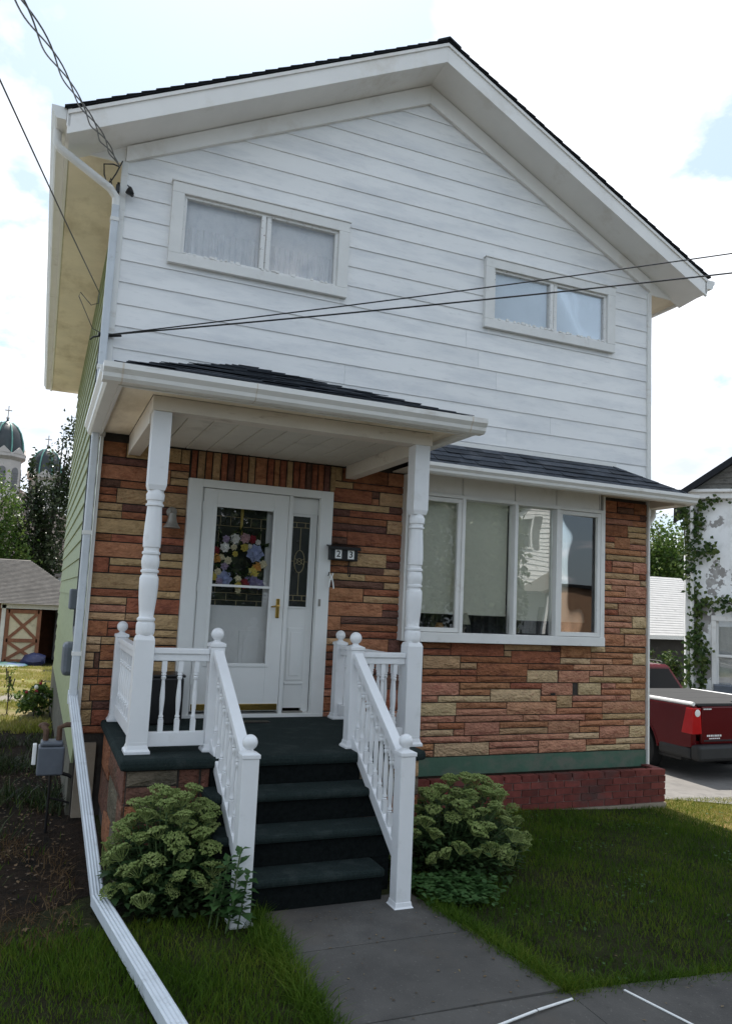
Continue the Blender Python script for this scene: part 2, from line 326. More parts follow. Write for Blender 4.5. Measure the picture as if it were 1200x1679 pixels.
# ------------------------------------------------------------------ ground
xs = np.unique(np.concatenate([np.linspace(-300, -12, 16), np.arange(-12, 16, .4), np.linspace(16, 300, 18)]))
ys = np.unique(np.concatenate([np.linspace(-200, -12, 12), np.arange(-12, 34, .4), np.linspace(34, 500, 18)]))
X, Y = np.meshgrid(xs, ys); Z = zg(X, Y)
nx = len(xs); idx = np.arange(nx*len(ys)).reshape(len(ys), nx)
F = np.stack([idx[:-1,:-1], idx[:-1,1:], idx[1:,1:], idx[1:,:-1]], -1).reshape(-1, 4)
struct(fast_mesh('ground', np.stack([X, Y, Z], -1).reshape(-1, 3), F, M['soil'], smooth=True))
def sheet(name, x0, x1, y0, y1, off, mat, step=.3, fn=None):
    xs = np.linspace(x0, x1, max(2, int((x1-x0)/step)+1)); ys = np.linspace(y0, y1, max(2, int((y1-y0)/step)+1))
    X, Y = np.meshgrid(xs, ys)
    if fn: X, Y = fn(X, Y)
    Z = zg(X, Y)+off; n = len(xs); idx = np.arange(n*len(ys)).reshape(len(ys), n)
    F = np.stack([idx[:-1,:-1], idx[:-1,1:], idx[1:,1:], idx[1:,:-1]], -1).reshape(-1, 4)
    return fast_mesh(name, np.stack([X, Y, Z], -1).reshape(-1, 3), F, mat, smooth=True)
struct(sheet('soil_bed', -2.6, .2, -1.9, 5.2, .003, M['mulch'], fn=lambda X, Y: (X, Y+.25*np.sin(X*3.1)*(Y < -1.6))))
struct(sheet('driveway', 6.45, 13.5, .0, 12, .02, M['asph'], fn=lambda X, Y: (X, np.where(Y < .31, Y-.22*(X-6.5)+.05*np.sin(X*4), Y))))
struct(sheet('side_bounce_slab', -7.5, -2.15, -6.4, 16, .02, M['conc_lit'], step=.6))  # unseen pale slab, added to bounce sunlight onto the left soffit and wall
struct(sheet('street', -60, 80, -15.0, -6.6, .0, M['street'], step=2))
# concrete walk: slabs with recessed joints, kerbed sidewalk with its own slabs
wk = MB(); wk.prism([(.99,-2.40,-.12),(2.06,-2.40,-.12),(2.24,-3.80,-.12),(1.0,-3.80,-.12)], (0,0,.113))
walk = struct(wk.build('walkway', M['joint']))
def slab(parent, q, ztop, th=.07, mat=None, bev=.002):
    m = MB(); m.prism([(x, y, (ztop(x, y) if callable(ztop) else ztop)-th) for x, y in q], (0,0,th)); return m.build('slab', mat or M['conc'], parent, bev=bev)
slab(walk, [(.99,-3.05),(2.15,-3.05),(2.06,-2.40),(.99,-2.40)], 0)
slab(walk, [(1.0,-3.824),(2.243,-3.824),(2.152,-3.056),(.99,-3.056)], .0)
swb = MB(); swb.box(-14, 22, -5.35, -3.83, -.9, -.42); side = struct(swb.build('sidewalk', M['joint']))
zsw = lambda x, y: -.001-.047*max(0, min(6.5, x-2.0))-.02*max(0, -3.83-y)
for k in range(-9, 15):
    x0 = .98+1.28*k; slab(side, [(x0+.002, -5.35), (x0+1.278, -5.35), (x0+1.278, -3.826), (x0+.002, -3.826)], zsw, .2, M['conc'])
kb = MB()
for k in range(-9, 15):
    x0 = 1.05+1.2*k; z = zsw(x0+.6, -5.4); kb.box(x0, x0+1.19, -6.6, -6.45, z-.4, z-.02)
struct(kb.build('kerb', M['conc_lit'], bev=.01))

# ------------------------------------------------------------------ the house
HW = 6.28; EZ = 5.92; AX = 3.14; AZ = 7.47; SLP = (AZ-EZ)/AX; HD = 9.2
house = thing('house', (3.14, 0, 0), 'two storey house with white siding above and red and buff stone veneer below', 'house')
def wall_cells(mb, x0, x1, z0, z1, holes, y0, y1):
    xs = sorted({x0, x1, *[h[0] for h in holes], *[h[1] for h in holes]}); zs = sorted({z0, z1, *[h[2] for h in holes], *[h[3] for h in holes]})
    for a, b in zip(xs, xs[1:]):
        for c, d in zip(zs, zs[1:]):
            mx_, mz = (a+b)/2, (c+d)/2
            if not any(h[0] < mx_ < h[1] and h[2] < mz < h[3] for h in holes): mb.box(a, b, y0, y1, c, d)
DOORH = (.90, 2.14, .80, 2.94); BAYH = (3.10, 5.50, 1.60, 3.14); WL = (.57, 2.14, 5.14, 5.74); WR = (4.035, 5.605, 5.14, 5.74)
mb = MB(); wall_cells(mb, .0, HW, -.4, 3.62, [DOORH, BAYH], .018, .24)
mb.build('lower_wall', M['mortar'], house)
mb = MB(); wall_cells(mb, .0, HW, 3.62, EZ, [WL, WR], .01, .22)
mb.prism([(0,.01,EZ),(HW,.01,EZ),(AX,.01,AZ+.22)], (0,.21,0)); mb.build('upper_wall', M['siding'], house)
mb = MB(); mb.box(0, .2, .24, HD, -.9, EZ+.1); mb.box(HW-.2, HW, .24, HD, -.9, EZ+.1); mb.box(.2, HW-.2, HD-.2, HD, -.9, EZ+.1)
mb.prism([(0,HD-.2,EZ+.1),(HW,HD-.2,EZ+.1),(AX,HD-.2,AZ+.2)], (0,.2,0)); mb.build('rear_walls', M['trim'], house)
mb = MB(); mb.box(.2, HW-.2, .24, HD-.2, 3.66, 3.7); mb.box(.2, HW-.2, .24, HD-.2, .5, .6); mb.build('floors', M['room'], house)
# foundation: green painted concrete under the stone
mb = MB()
q = [(2.46,.0,.362),(HW,.0,.362),(HW,.0,-.5),(2.46,.0,-.5)]; mb.prism(q, (0,.034,0)); mb.build('foundation', M['fnd'], house)
mb = MB(); mb.box(.012, .17, -.04, .034, -.3, .60); mb.build('foundation_corner', M['parge'], house)

# siding boards
brd = random.Random(17)
def siding_board(k, z0, z1):
    mb = MB()
    def xl(z): return max(0, (z-EZ)/SLP)
    cells = []
    holes = [h for h in (WL, WR) if h[2]-.07 < z1 and h[3]+.07 > z0]
    if holes:
        xs = [0]+[c for h in holes for c in (h[0]-.06, h[1]+.06)]+[HW]
        for a, b in zip(xs[::2], xs[1::2]): cells.append((a, b, z0, z1))
        for h in holes:
            if z0 < h[2]-.06: cells.append((h[0]-.06, h[1]+.06, z0, min(z1, h[2]-.05)))
            if z1 > h[3]+.06: cells.append((h[0]-.06, h[1]+.06, max(z0, h[3]+.05), z1))
    else:
        xs_ = brd.uniform(1.2, 5.0); cells = [(0, xs_-.001, z0, z1), (xs_+.001, HW, z0, z1)] if z1 < EZ else [(0, HW, z0, z1)]
    yf = lambda z: -.0135+.010*(z-z0)/(z1-z0)
    res = None
    for a, b, c, d in cells:
        mb = MB()
        if d <= EZ or not (a == 0 or b == HW): pts = [(a, c), (b, c), (b, d), (a, d)]
        elif a == 0 and b == HW:
            if c >= AZ-.01: return None
            dd = min(d, AZ); pts = [(xl(c), c), (HW-xl(c), c)]
            if c < EZ: pts.append((HW, EZ))
            if dd < AZ: pts += [(HW-xl(dd), dd), (xl(dd), dd)]
            else: pts += [(AX, AZ)]
            if c < EZ: pts.append((0, EZ))
        else: pts = [(a, c), (b, c), (b, d), (a, d)]
        n = len(pts); i = 0
        mb.v += [(x, yf(z), z) for x, z in pts]+[(x, .008, z) for x, z in pts]
        mb.f.append(tuple(range(i, i+n)))
        for j in range(n): mb.f.append((i+(j+1)%n, i+j, i+n+j, i+n+(j+1)%n))
        res = mb.build('siding_board', M['siding'], house)
    return res
z = 3.50; k = 0
while z < AZ: siding_board(k, z, z+.2115); z += .2115; k += 1
# vertical lap seams in the siding (each a thin overlapping sheet end)
# corner posts
for xa, xb, zt in ((-.03, .028, 5.93), (HW-.028, HW+.03, 5.90)):
    mb = MB(); mb.box(xa, xb, -.034, .05, 3.3, zt); mb.build('corner_trim', M['gutter'], house, bev=.004)
mb = MB(); mb.box(-.012, .016, -.05, .04, .62, 3.30); mb.build('corner_trim', M['gutter'], house, bev=.004)
mb = MB(); mb.box(HW-.004, HW+.022, -.03, .05, -.1, 3.30); mb.build('corner_trim', M['gutter'], house, bev=.003)
# green boards on the left flank
for k in range(27):
    z0 = .42+k*.205; z1 = z0+.205
    mb = MB(); mb.prism([(-.022, .06, z0), (-.004, .06, z1), (.004, .06, z1), (.004, .06, z0)], (0, HD-.1, 0)); mb.build('siding_board', M['green_side'], house, label='pale green side board' if k == 0 else None)
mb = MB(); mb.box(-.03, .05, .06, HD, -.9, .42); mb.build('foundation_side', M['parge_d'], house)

# ---- stones
def stone_variant(i):
    r = random.Random(100+i); nx_, nz_ = 6, 4; mb = MB(); V = []
    ph = r.random()*6
    for a in range(nz_):
        for b in range(nx_):
            u = b/(nx_-1); w = a/(nz_-1); edge = (a in (0, nz_-1)) or (b in (0, nx_-1))
            d = -.52-.05*r.random() if edge else -.72-.22*r.random()-.14*math.sin(u*5+ph)*(.5 if w > .5 else 1)
            ju = 0 if b in (0, nx_-1) else (r.random()-.5)*.14; jw = 0 if a in (0, nz_-1) else (r.random()-.5)*.2
            V.append((u-.5+ju, d, w-.5+jw))
    mb.v = V[:]
    for a in range(nz_-1):
        for b in range(nx_-1): j = a*nx_+b; mb.f.append((j, j+1, j+nx_+1, j+nx_))
    ring = list(range(nx_))+[nx_*(a+1)+nx_-1 for a in range(nz_-2)]+list(range(nz_*nx_-1, (nz_-1)*nx_-1, -1))+[nx_*a for a in range(nz_-2, 0, -1)]
    k0 = len(mb.v); mb.v += [(mb.v[j][0], 1., mb.v[j][2]) for j in ring]
    for q in range(len(ring)): mb.f.append((ring[(q+1) % len(ring)], ring[q], k0+q, k0+(q+1) % len(ring)))
    return mb
SV = {}
for i in range(6):
    base = stone_variant(i)
    for cn in 'ROTPLBGD':
        me = bpy.data.meshes.new('stone'); me.from_pydata(base.v, [], base.f); me.materials.append(M['s'+cn]); SV[i, cn] = me
srn = random.Random(5)
NST = [0]
def stone(parent, x0, x1, z0, z1, c, y=0., rot=None, gap=.006):
    me = SV[srn.randrange(6), c]
    o = bpy.data.objects.new('stone', me); COL.objects.link(o); o.parent = parent
    w = max(.015, x1-x0-2*gap); h = z1-z0-2*gap
    o.scale = (w, .034, h)
    o.location = Vector(((x0+x1)/2, y+srn.uniform(-.004, .006), (z0+z1)/2))-wl(parent)
    if srn.random() < .5 and rot is None: o.scale.x = -w
    if rot is not None: o.rotation_euler.z = rot
    if rot is None: o.rotation_euler.y = srn.uniform(-.004, .004)
    NST[0] += 1
    return o
def panel(data, u0, u1, X0, X1, ztop, mod, y=0.02, flip=None):
    for (a, b, r, n, c) in data:
        xa = X0+(a-u0)/(u1-u0)*(X1-X0); xb = X0+(b-u0)/(u1-u0)*(X1-X0)
        stone(house, max(xa-.006, X0-.02), min(xb+.006, X1+.004), ztop-(r+n)*mod, ztop-r*mod, c, y)
PANEL = [(60,335,0,1,'R'),(345,865,0,2,'R'),(875,1335,0,1,'T'),(1340,1428,0,1,'B'),(1435,1725,0,2,'O'),(1735,1870,0,1,'L'),(1880,2275,0,1,'O'),
(1735,2145,1,1,'O'),(2150,2275,1,2,'L'),(1735,1945,2,1,'P'),(1955,2145,2,1,'O'),(60,335,1,1,'R'),(875,940,1,1,'T'),(950,1425,1,2,'R'),
(70,435,2,2,'T'),(445,940,2,1,'R'),(1435,1725,2,1,'L'),(445,600,3,1,'T'),(610,1105,3,2,'R'),(1115,1560,3,1,'R'),(1565,1850,3,1,'P'),(1860,2275,3,2,'P'),
(70,435,4,1,'R'),(445,600,4,1,'R'),(1110,1405,4,2,'L'),(1420,1715,4,2,'P'),(1725,1855,4,1,'P'),(70,600,5,1,'R'),(610,1095,5,1,'R'),(1725,2140,5,1,'T'),(2145,2275,5,1,'O'),
(60,435,6,2,'P'),(445,935,6,1,'O'),(945,1245,6,1,'R'),(1255,1555,6,2,'P'),(1615,1830,6,2,'L'),(1845,1975,6,1,'P'),(1985,2275,6,1,'O'),(445,740,7,1,'O'),(750,1235,7,2,'L'),(1845,2125,7,1,'O'),(2135,2275,7,2,'T'),
(60,225,8,1,'P'),(235,740,8,1,'L'),(1245,1400,8,1,'O'),(1405,1550,8,2,'T'),(1560,1980,8,1,'P'),(1990,2125,8,1,'P'),(60,410,9,2,'L'),(415,905,9,1,'O'),(915,1395,9,2,'P'),(1560,1845,9,1,'O'),(1855,2275,9,2,'P'),
(415,905,10,1,'P'),(1405,1845,10,1,'O'),(60,400,11,1,'P'),(410,1065,11,1,'P'),(1075,1230,11,1,'P'),(1235,1675,11,1,'P'),(1685,1850,11,1,'R'),(1860,2275,11,1,'T'),
(60,235,12,1,'P'),(240,495,12,1,'R'),(505,840,12,2,'P'),(850,1315,12,1,'O'),(1325,1625,12,2,'P'),(1635,2060,12,1,'O'),(2065,2275,12,1,'P'),(60,390,13,1,'L'),(400,495,13,1,'P'),(850,1315,13,1,'T'),(1635,1820,13,1,'O'),(1830,2110,13,2,'P'),(2120,2275,13,2,'L'),
(50,565,14,1,'P'),(575,1055,14,1,'P'),(1065,1525,14,1,'P'),(1530,1820,14,1,'L'),(50,200,15,1,'O'),(210,740,15,2,'L'),(750,1220,15,1,'P'),(1235,1690,15,2,'P'),(1700,1985,15,1,'O'),(1990,2275,15,1,'L'),
(50,200,16,1,'P'),(750,1220,16,1,'P'),(1700,2125,16,1,'L'),(2130,2275,16,1,'P')]
# the panel under the bay: u is measured in the photograph's perspective, so it is unprojected with a cross ratio
def persp(u, ua, ub, Xa, Xb, da, db):      # perspective-correct interpolation (depths da, db at the ends)
    t = (u-ua)/(ub-ua); return Xa+(Xb-Xa)*(t*da)/((1-t)*db+t*da)
def panel_p(data, u0, u1, X0, X1, ztop, mod, d0, d1, y=.02, zbot=None):
    for (a, b, r, n, c) in data:
        xa = persp(max(a, u0-30)-5, u0, u1, X0, X1, d0, d1); xb = persp(b+5, u0, u1, X0, X1, d0, d1)
        stone(house, xa, min(xb, X1), ztop-(r+n)*mod, ztop-r*mod, c, y)
panel_p(PANEL, 70, 2280, 3.33, 6.276, 1.54, .0690, 8.015, 9.13)
for r_ in range(0, 17, 2): stone(house, 3.065, 3.325-.05*(r_ % 4 == 0), 1.54-(r_+2 if r_ < 16 else 17)*.069, 1.54-r_*.069, 'RPOLPROPT'[r_//2], .02)
COLM = [(105,300,0,2,'R'),(310,490,0,1,'R'),(310,490,1,1,'B'),(500,640,0,2,'R'),(105,560,2,1,'R'),(565,640,2,1,'B'),(105,480,3,1,'P'),(485,640,3,1,'O'),(105,420,4,2,'R'),(430,640,4,1,'T'),(430,640,5,1,'T'),
(105,280,6,1,'R'),(285,450,6,2,'O'),(455,640,6,1,'T'),(105,280,7,1,'T'),(455,640,7,1,'P'),(105,570,8,1,'O'),(575,640,8,1,'P'),(105,185,9,1,'B'),(190,640,9,1,'T'),(105,250,10,2,'R'),(260,480,10,1,'P'),(490,640,10,2,'P'),(260,480,11,1,'O'),
(105,560,12,1,'T'),(565,640,12,1,'R'),(105,565,13,1,'P'),(575,640,13,1,'L'),(105,250,14,1,'T'),(255,400,14,1,'P'),(405,640,14,2,'P'),(105,400,15,1,'O'),(105,555,16,1,'P'),(560,640,16,1,'P'),(105,320,17,1,'T'),(330,640,17,2,'P'),(105,320,18,1,'R'),
(105,475,19,1,'P'),(485,640,19,2,'L'),(105,475,20,1,'P'),(105,345,21,1,'P'),(355,640,21,1,'T'),(105,390,22,2,'O'),(400,640,22,2,'P')]
panel(COLM, 105, 640, 5.565, 6.276, 3.25, .07104)
MID = [(90,140,-2,2,'T'),(150,545,-2,2,'R'),(555,720,-2,2,'O'),(90,240,0,1,'T'),(250,720,0,1,'R'),(80,410,1,2,'R'),(415,475,1,1,'B'),(415,475,2,1,'O'),(485,720,1,2,'T'),(80,570,3,1,'T'),(575,720,3,1,'B'),(80,225,4,1,'B'),(230,720,4,1,'R'),
(80,550,5,1,'R'),(560,720,5,2,'T'),(80,550,6,1,'B'),(80,210,7,1,'R'),(215,720,7,2,'R'),(80,210,8,1,'B'),(80,325,9,1,'R'),(330,720,9,1,'O'),(80,240,10,1,'T'),(245,560,10,2,'T'),(565,720,10,1,'R'),(80,240,11,1,'O'),(565,720,11,1,'B'),
(80,245,12,1,'R'),(250,545,12,1,'B'),(550,720,12,1,'T'),(80,380,13,1,'T'),(385,720,13,1,'O'),(80,545,14,1,'B'),(555,720,14,1,'T'),(80,370,15,2,'O'),(380,720,15,1,'R'),(380,720,16,1,'T'),(80,545,17,2,'O'),(550,720,17,1,'R'),(550,720,18,1,'B'),
(80,190,19,2,'O'),(195,720,19,1,'B'),(195,720,20,1,'R'),(80,355,21,1,'B'),(360,720,21,1,'R'),(80,290,22,1,'T'),(295,610,22,2,'O'),(615,720,22,2,'B'),(80,290,23,1,'R'),(80,330,24,1,'B'),(340,720,24,2,'R'),(80,330,25,1,'R'),(80,720,26,1,'B'),(80,400,27,2,'R'),(410,720,27,2,'B'),(80,500,29,1,'P'),(510,720,29,3,'R'),(80,500,30,2,'R'),(80,720,32,1,'P')]
panel(MID, 80, 720, 2.255, 3.06, 3.13, .0715)
LEFT = [(200,445,0,2,'R'),(455,700,0,2,'T'),(710,1030,0,2,'T'),(1040,1130,0,2,'T'),(200,700,2,1,'B'),(710,1130,2,1,'R'),(200,700,3,2,'O'),(710,930,3,2,'O'),(940,1130,3,1,'T'),(940,1130,4,1,'T'),(200,410,5,1,'B'),(415,1130,5,1,'R'),(200,380,6,1,'R'),(200,380,7,1,'R'),(390,1130,6,2,'T'),
(200,450,8,1,'T'),(455,1000,8,1,'B'),(1010,1130,8,1,'T'),(200,450,9,1,'T'),(455,1130,9,1,'R'),(200,700,10,2,'T'),(710,1130,10,2,'R'),(200,365,12,1,'R'),(370,1130,12,1,'R'),(200,700,13,2,'O'),(710,885,13,2,'O'),(895,1130,13,1,'B'),(895,1130,14,1,'T'),(200,360,15,2,'R'),(375,1130,15,1,'T'),(375,1130,16,1,'R'),
(200,760,17,2,'T'),(770,870,17,2,'T'),(885,1130,17,2,'O'),(200,700,19,1,'R'),(710,870,19,1,'T'),(885,1130,19,1,'T'),(200,570,20,1,'T'),(580,1130,20,2,'R'),(200,570,21,1,'P'),(200,570,22,1,'T'),(580,825,22,1,'T'),(840,1130,22,2,'T'),(200,400,23,2,'R'),(410,825,23,1,'R'),(410,825,24,1,'R'),(840,1130,24,1,'T'),
(200,345,25,1,'L'),(355,1130,25,1,'T'),(200,345,26,1,'T'),(355,1130,26,2,'R'),(200,290,27,1,'T'),(300,345,27,2,'B'),(200,290,28,1,'T'),(355,790,28,1,'T'),(800,1130,28,2,'T'),(200,345,29,1,'R'),(355,790,29,1,'R'),(200,345,30,1,'R'),(355,1130,30,1,'R'),(200,280,31,2,'T'),(290,600,31,2,'R'),(610,1130,31,2,'R'),(200,310,33,1,'T'),(320,1130,33,1,'B'),(200,310,34,2,'T'),(320,1130,34,2,'R'),(200,600,36,1,'R'),(610,1130,36,1,'P')]
panel(LEFT, 200, 1130, .014, .80, 3.27, .0702)
x = .815; ci = 0
for w_, c in zip([.055,.07,.06,.075,.06,.065,.06,.058,.062,.115,.06,.055,.065,.06,.06,.06,.055,.06,.06,.06,.06], 'RTRTRBRRTORORTRRBRRBT'):
    stone(house, x, x+w_+.004, 3.0, 3.275, c, .02); x += w_+.006
print('stones', NST[0])
# small open vent hole left between two stones
mb = MB(); mb.box(4.93, 4.99, .0, .03, .985, 1.09); mb.build('wall_vent', M['black'], house)

# ---- main roof
RY0, RY1 = -.45, 9.5; RS = .514; RZ = 7.955
roof = MB()
for s in (-1, 1):
    x1 = AX+s*3.68; z1 = RZ-RS*3.68
    q = [(AX,RY0,RZ),(x1,RY0,z1),(x1,RY0,z1-.014),(AX,RY0,RZ-.014)]; roof.prism(q, (0,RY1-RY0,0))
roof = roof.build('roof', M['shingle_d'], house)
mb = MB(); n = 30
for s in (-1, 1):
    for k in range(n):
        d1 = 3.70*(k+1)/n; d0 = 3.70*k/n; t = .015+rnd.uniform(-.003, .003); yo = RY0-.008-rnd.uniform(0, .008)
        pa = Vector((AX+s*d0, yo, RZ-RS*d0+.004)); pb = Vector((AX+s*d1, yo, RZ-RS*d1+t))
        mb.prism([pa, pb, pb-Vector((0,0,t)), pa-Vector((0,0,.003))], (0, RY1-yo, 0))
stuff(mb.build('shingle_courses', M['shingle_d'], roof))
mb = MB()
for k in range(34):
    y = RY0-.02+k*.295; mb.prism([(AX-.14,y,RZ-.05),(AX,y,RZ+.028),(AX+.14,y,RZ-.05),(AX+.14,y,RZ-.075),(AX,y,RZ+.006),(AX-.14,y,RZ-.075)], (0,.30,0))
mb.build('ridge_cap', M['shingle_d'], roof)
for s in (-1, 1):      # rake fascia, sloping soffit, frieze
    L = 3.665; x1 = AX+s*L
    mb = MB(); mb.prism([(AX,-.43,RZ-.035),(x1,-.43,RZ-.035-RS*L),(x1,-.43,RZ-.245-RS*L),(AX,-.43,RZ-.245)], (0,.03,0)); mb.build('rake_fascia', M['rake'], house, bev=.003)
    mb = MB(); mb.prism([(AX,-.445,RZ-.03),(x1,-.445,RZ-.03-RS*L),(x1,-.445,RZ-.065-RS*L),(AX,-.445,RZ-.065)], (0,.014,0)); mb.build('drip_edge', M['rake'], house)
    L2 = 3.645
    for (ya, yb) in ((-.40, -.001),):
        q = [(AX,ya,RZ-.225),(AX+s*L2,ya,RZ-.225-RS*L2),(AX+s*L2,yb,RZ-.265-RS*L2),(AX,yb,RZ-.265)]
        m_ = MB(); m_.prism(q, (0,0,.02)); m_.build('rake_soffit', M['rake'], house)
    L3 = 3.14
    mb = MB(); mb.prism([(AX,-.05,RZ-.27),(AX+s*L3,-.05,RZ-.27-RS*L3),(AX+s*L3,-.05,RZ-.485-(SLP)*L3),(AX,-.05,RZ-.485)], (0,.045,0)); mb.build('frieze_board', M['rake'], house, bev=.003)
# eaves: soffit, fascia, gutter
GP = [(0,.0),(.075,0),(.095,.02),(.10,.045),(.125,.075),(.125,.112),(.117,.112),(.117,.08),(.092,.05),(.086,.026),(.07,.008),(.008,.008),(.008,.112),(0,.112)]
def gutter(parent, p0, p1, outd, mat=M['gutter'], sc=1., name='gutter', endcap=True):
    p0 = Vector(p0); p1 = Vector(p1); o_ = Vector(outd); m = MB()
    q = [p0+o_*a*sc+Vector((0,0,b*sc)) for a, b in GP]; m.prism(q, p1-p0)
    if endcap:
        d = (p1-p0).normalized()*.003; qq = [p0+o_*a*sc+Vector((0,0,b*sc)) for a, b in GP[:6]]+[p0+Vector((0,0,.112*sc))]
        m.prism(qq, -d); m.prism([x+(p1-p0) for x in qq], d)
    return m.build(name, mat, parent)
mb = MB(); mb.box(-.50, -.002, -.002, RY1-.02, 5.915, 5.935); mb.build('eave_soffit', M['soffit'], house)
mb = MB(); mb.box(-.535, -.50, -.43, RY1-.01, 5.90, 6.09); mb.build('eave_fascia', M['rake'], house, bev=.003)
gutter(house, (-.538, -.42, 5.955), (-.538, RY1, 5.93), (-1, 0, 0))
mb = MB(); mb.box(HW+.002, HW+.50, -.002, RY1-.02, 5.89, 5.91); mb.build('eave_soffit', M['soffit'], house)
mb = MB(); mb.box(HW+.50, HW+.535, -.43, RY1-.01, 5.86, 6.05); mb.build('eave_fascia', M['rake'], house, bev=.003)
gutter(house, (HW+.538, -.42, 5.93), (HW+.538, RY1, 5.90), (1, 0, 0))
# left box return behind the rake
mb = MB(); mb.prism([(-.42,-.024,5.912),(-.002,-.024,5.912),(-.002,-.024,6.10)], (0,.02,0)); mb.build('eave_return', M['rake'], house)
mb = MB(); mb.prism([(HW+.002,-.024,5.888),(HW+.45,-.024,5.888),(HW+.002,-.024,6.10)], (0,.02,0)); mb.build('eave_return', M['rake'], house)
# downspout down the left corner
dsp = MB(); dsp.tube([(-.60,-.20,5.97),(-.60,-.20,5.86),(-.57,-.21,5.80),(-.12,-.09,5.60),(-.06,-.06,5.54),(-.055,-.06,5.44)], .037, 12)
dsp = dsp.build('downspout', M['gutter'], house, smooth=True)
mb = MB(); mb.box(-.09, -.024, -.098, -.03, .98, 5.46); mb.build('downspout_pipe', M['pipe'], dsp, bev=.01)
mb = MB()
for z in (5.30, 3.9, 2.4, 1.35): mb.box(-.096, -.02, -.104, -.03, z, z+.035)
mb.build('pipe_strap', M['gutter'], dsp)

# ---- upstairs windows
def up_window(x0, mirrored, curt):
    x1 = x0+1.818; z0, z1 = 5.034, 5.844; w = house
    mb = MB(); mb.box(x0, x1, -.062, -.0, z1-.105, z1); mb.box(x0, x1, -.062, 0, z0, z0+.10)
    mb.box(x0, x0+.115, -.062, 0, z0+.10, z1-.105); mb.box(x1-.115, x1, -.062, 0, z0+.10, z1-.105)
    mb.box(x0-.012, x1+.012, -.072, 0, z1+.001, z1+.018)
    win = mb.build('window', M['trim'], house, bev=.004)
    a0, a1 = x0+.115, x1-.115; b0, b1 = z0+.10, z1-.105; mid = (a0+a1)/2+.03
    mb = MB(); mb.box(a0, a1, -.03, .03, b1-.028, b1); mb.box(a0, a1, -.03, .03, b0, b0+.03); mb.build('sash_frame', M['peel'], win, bev=.003)
    mb = MB(); mb.box(mid-.055, mid-.012, -.04, .03, b0+.03, b1-.028); mb.box(mid+.004, mid+.05, -.026, .03, b0+.03, b1-.028); mb.box(mid-.012, mid+.004, -.012, .03, b0+.03, b1-.028); mb.build('centre_stile', M['peel'], win, bev=.003)
    for xa in (a0, a1-.032):
        mb = MB(); mb.box(xa, xa+.032, -.028, .03, b0+.03, b1-.028); mb.build('side_stile', M['peel'], win, bev=.003)
    mb = MB(); n_ = 30     # torn caulk along the bottom rail
    for k in range(n_):
        xx = a0+.02+(a1-a0-.04)*k/n_
        if rnd.random() < .75: mb.box(xx, xx+rnd.uniform(.02, .05), -.037-rnd.random()*.008, -.03, b0+.018+rnd.uniform(-.006, .006), b0+.036+rnd.uniform(-.004, .012))
    mb.build('loose_caulk', M['peel'], win)
    for (p0_, p1_) in ((a0+.032, mid-.055), (mid+.05, a1-.032)):
        m = MB(); m.box(p0_, p1_, -.004, .002, b0+.03, b1-.028); m.build('pane', M['upper_glass'], win)
        m = MB()
        if curt == 'lace':
            zt = b0+.32; n_ = 26; y_ = .03
            m.box(p0_-.02, p1_+.02, .05, .055, zt-.08, b1+.05); m.build('blind', M['curtain'], win)
            m = MB()
            for k in range(n_*2):
                u0 = p0_-.01+(p1_-p0_+.02)*k/(n_*2); u1 = p0_-.01+(p1_-p0_+.02)*(k+1)/(n_*2)
                ya = y_+.012*math.sin(k*.9)+.006*math.sin(k*2.3); yb = y_+.012*math.sin((k+1)*.9)+.006*math.sin((k+1)*2.3)
                m.poly([(u0, ya, b0-.02), (u1, yb, b0-.02), (u1, yb, zt+.006*math.sin(k+1)), (u0, ya, zt+.006*math.sin(k))])
            m.build('curtain', M['curtain'], win, smooth=True)
        else:
            m.box(p0_-.02, p1_+.02, .035, .04, b0-.03, b1+.03); m.build('blind', M['curtain_blue'], win)
    return win
up_window(.445, False, 'lace'); up_window(3.911, True, 'blind')

# ---- bay window
BY = -.12
mb = MB(); mb.box(3.05, 5.56, BY-.012, .03, 1.545, 1.645); bay = mb.build('bay_window', M['trim'], house, bev=.005)
mb = MB(); mb.box(3.05, 5.56, BY, .03, 3.06, 3.10); mb.box(3.05, 3.10, BY, .05, 1.646, 3.06); mb.box(5.50, 5.548, BY, .05, 1.646, 3.06); mb.box(5.549, 5.575, -.10, .02, 1.55, 3.27); mb.box(3.022, 3.049, -.10, .02, 1.55, 3.27); mb.build('bay_frame', M['trim'], bay, bev=.004)
mull = [3.10, 3.69, 4.35, 4.90, 5.50]
for x in mull[1:-1]:
    m = MB(); m.box(x-.02, x+.02, BY-.008, .0, 1.646, 3.06); m.build('mullion', M['trim'], bay, bev=.004)
for x0, x1 in zip(mull, mull[1:]):
    m = MB(); m.box(x0+.004, x1-.016, BY+.02, .02, 3.10, 3.285); m.build('header_panel', M['trim'], bay, bev=.004)
    m = MB(); m.box(x1-.012, x1-.002, BY+.012, .015, 3.10, 3.285); m.build('header_batten', M['trim'], bay)
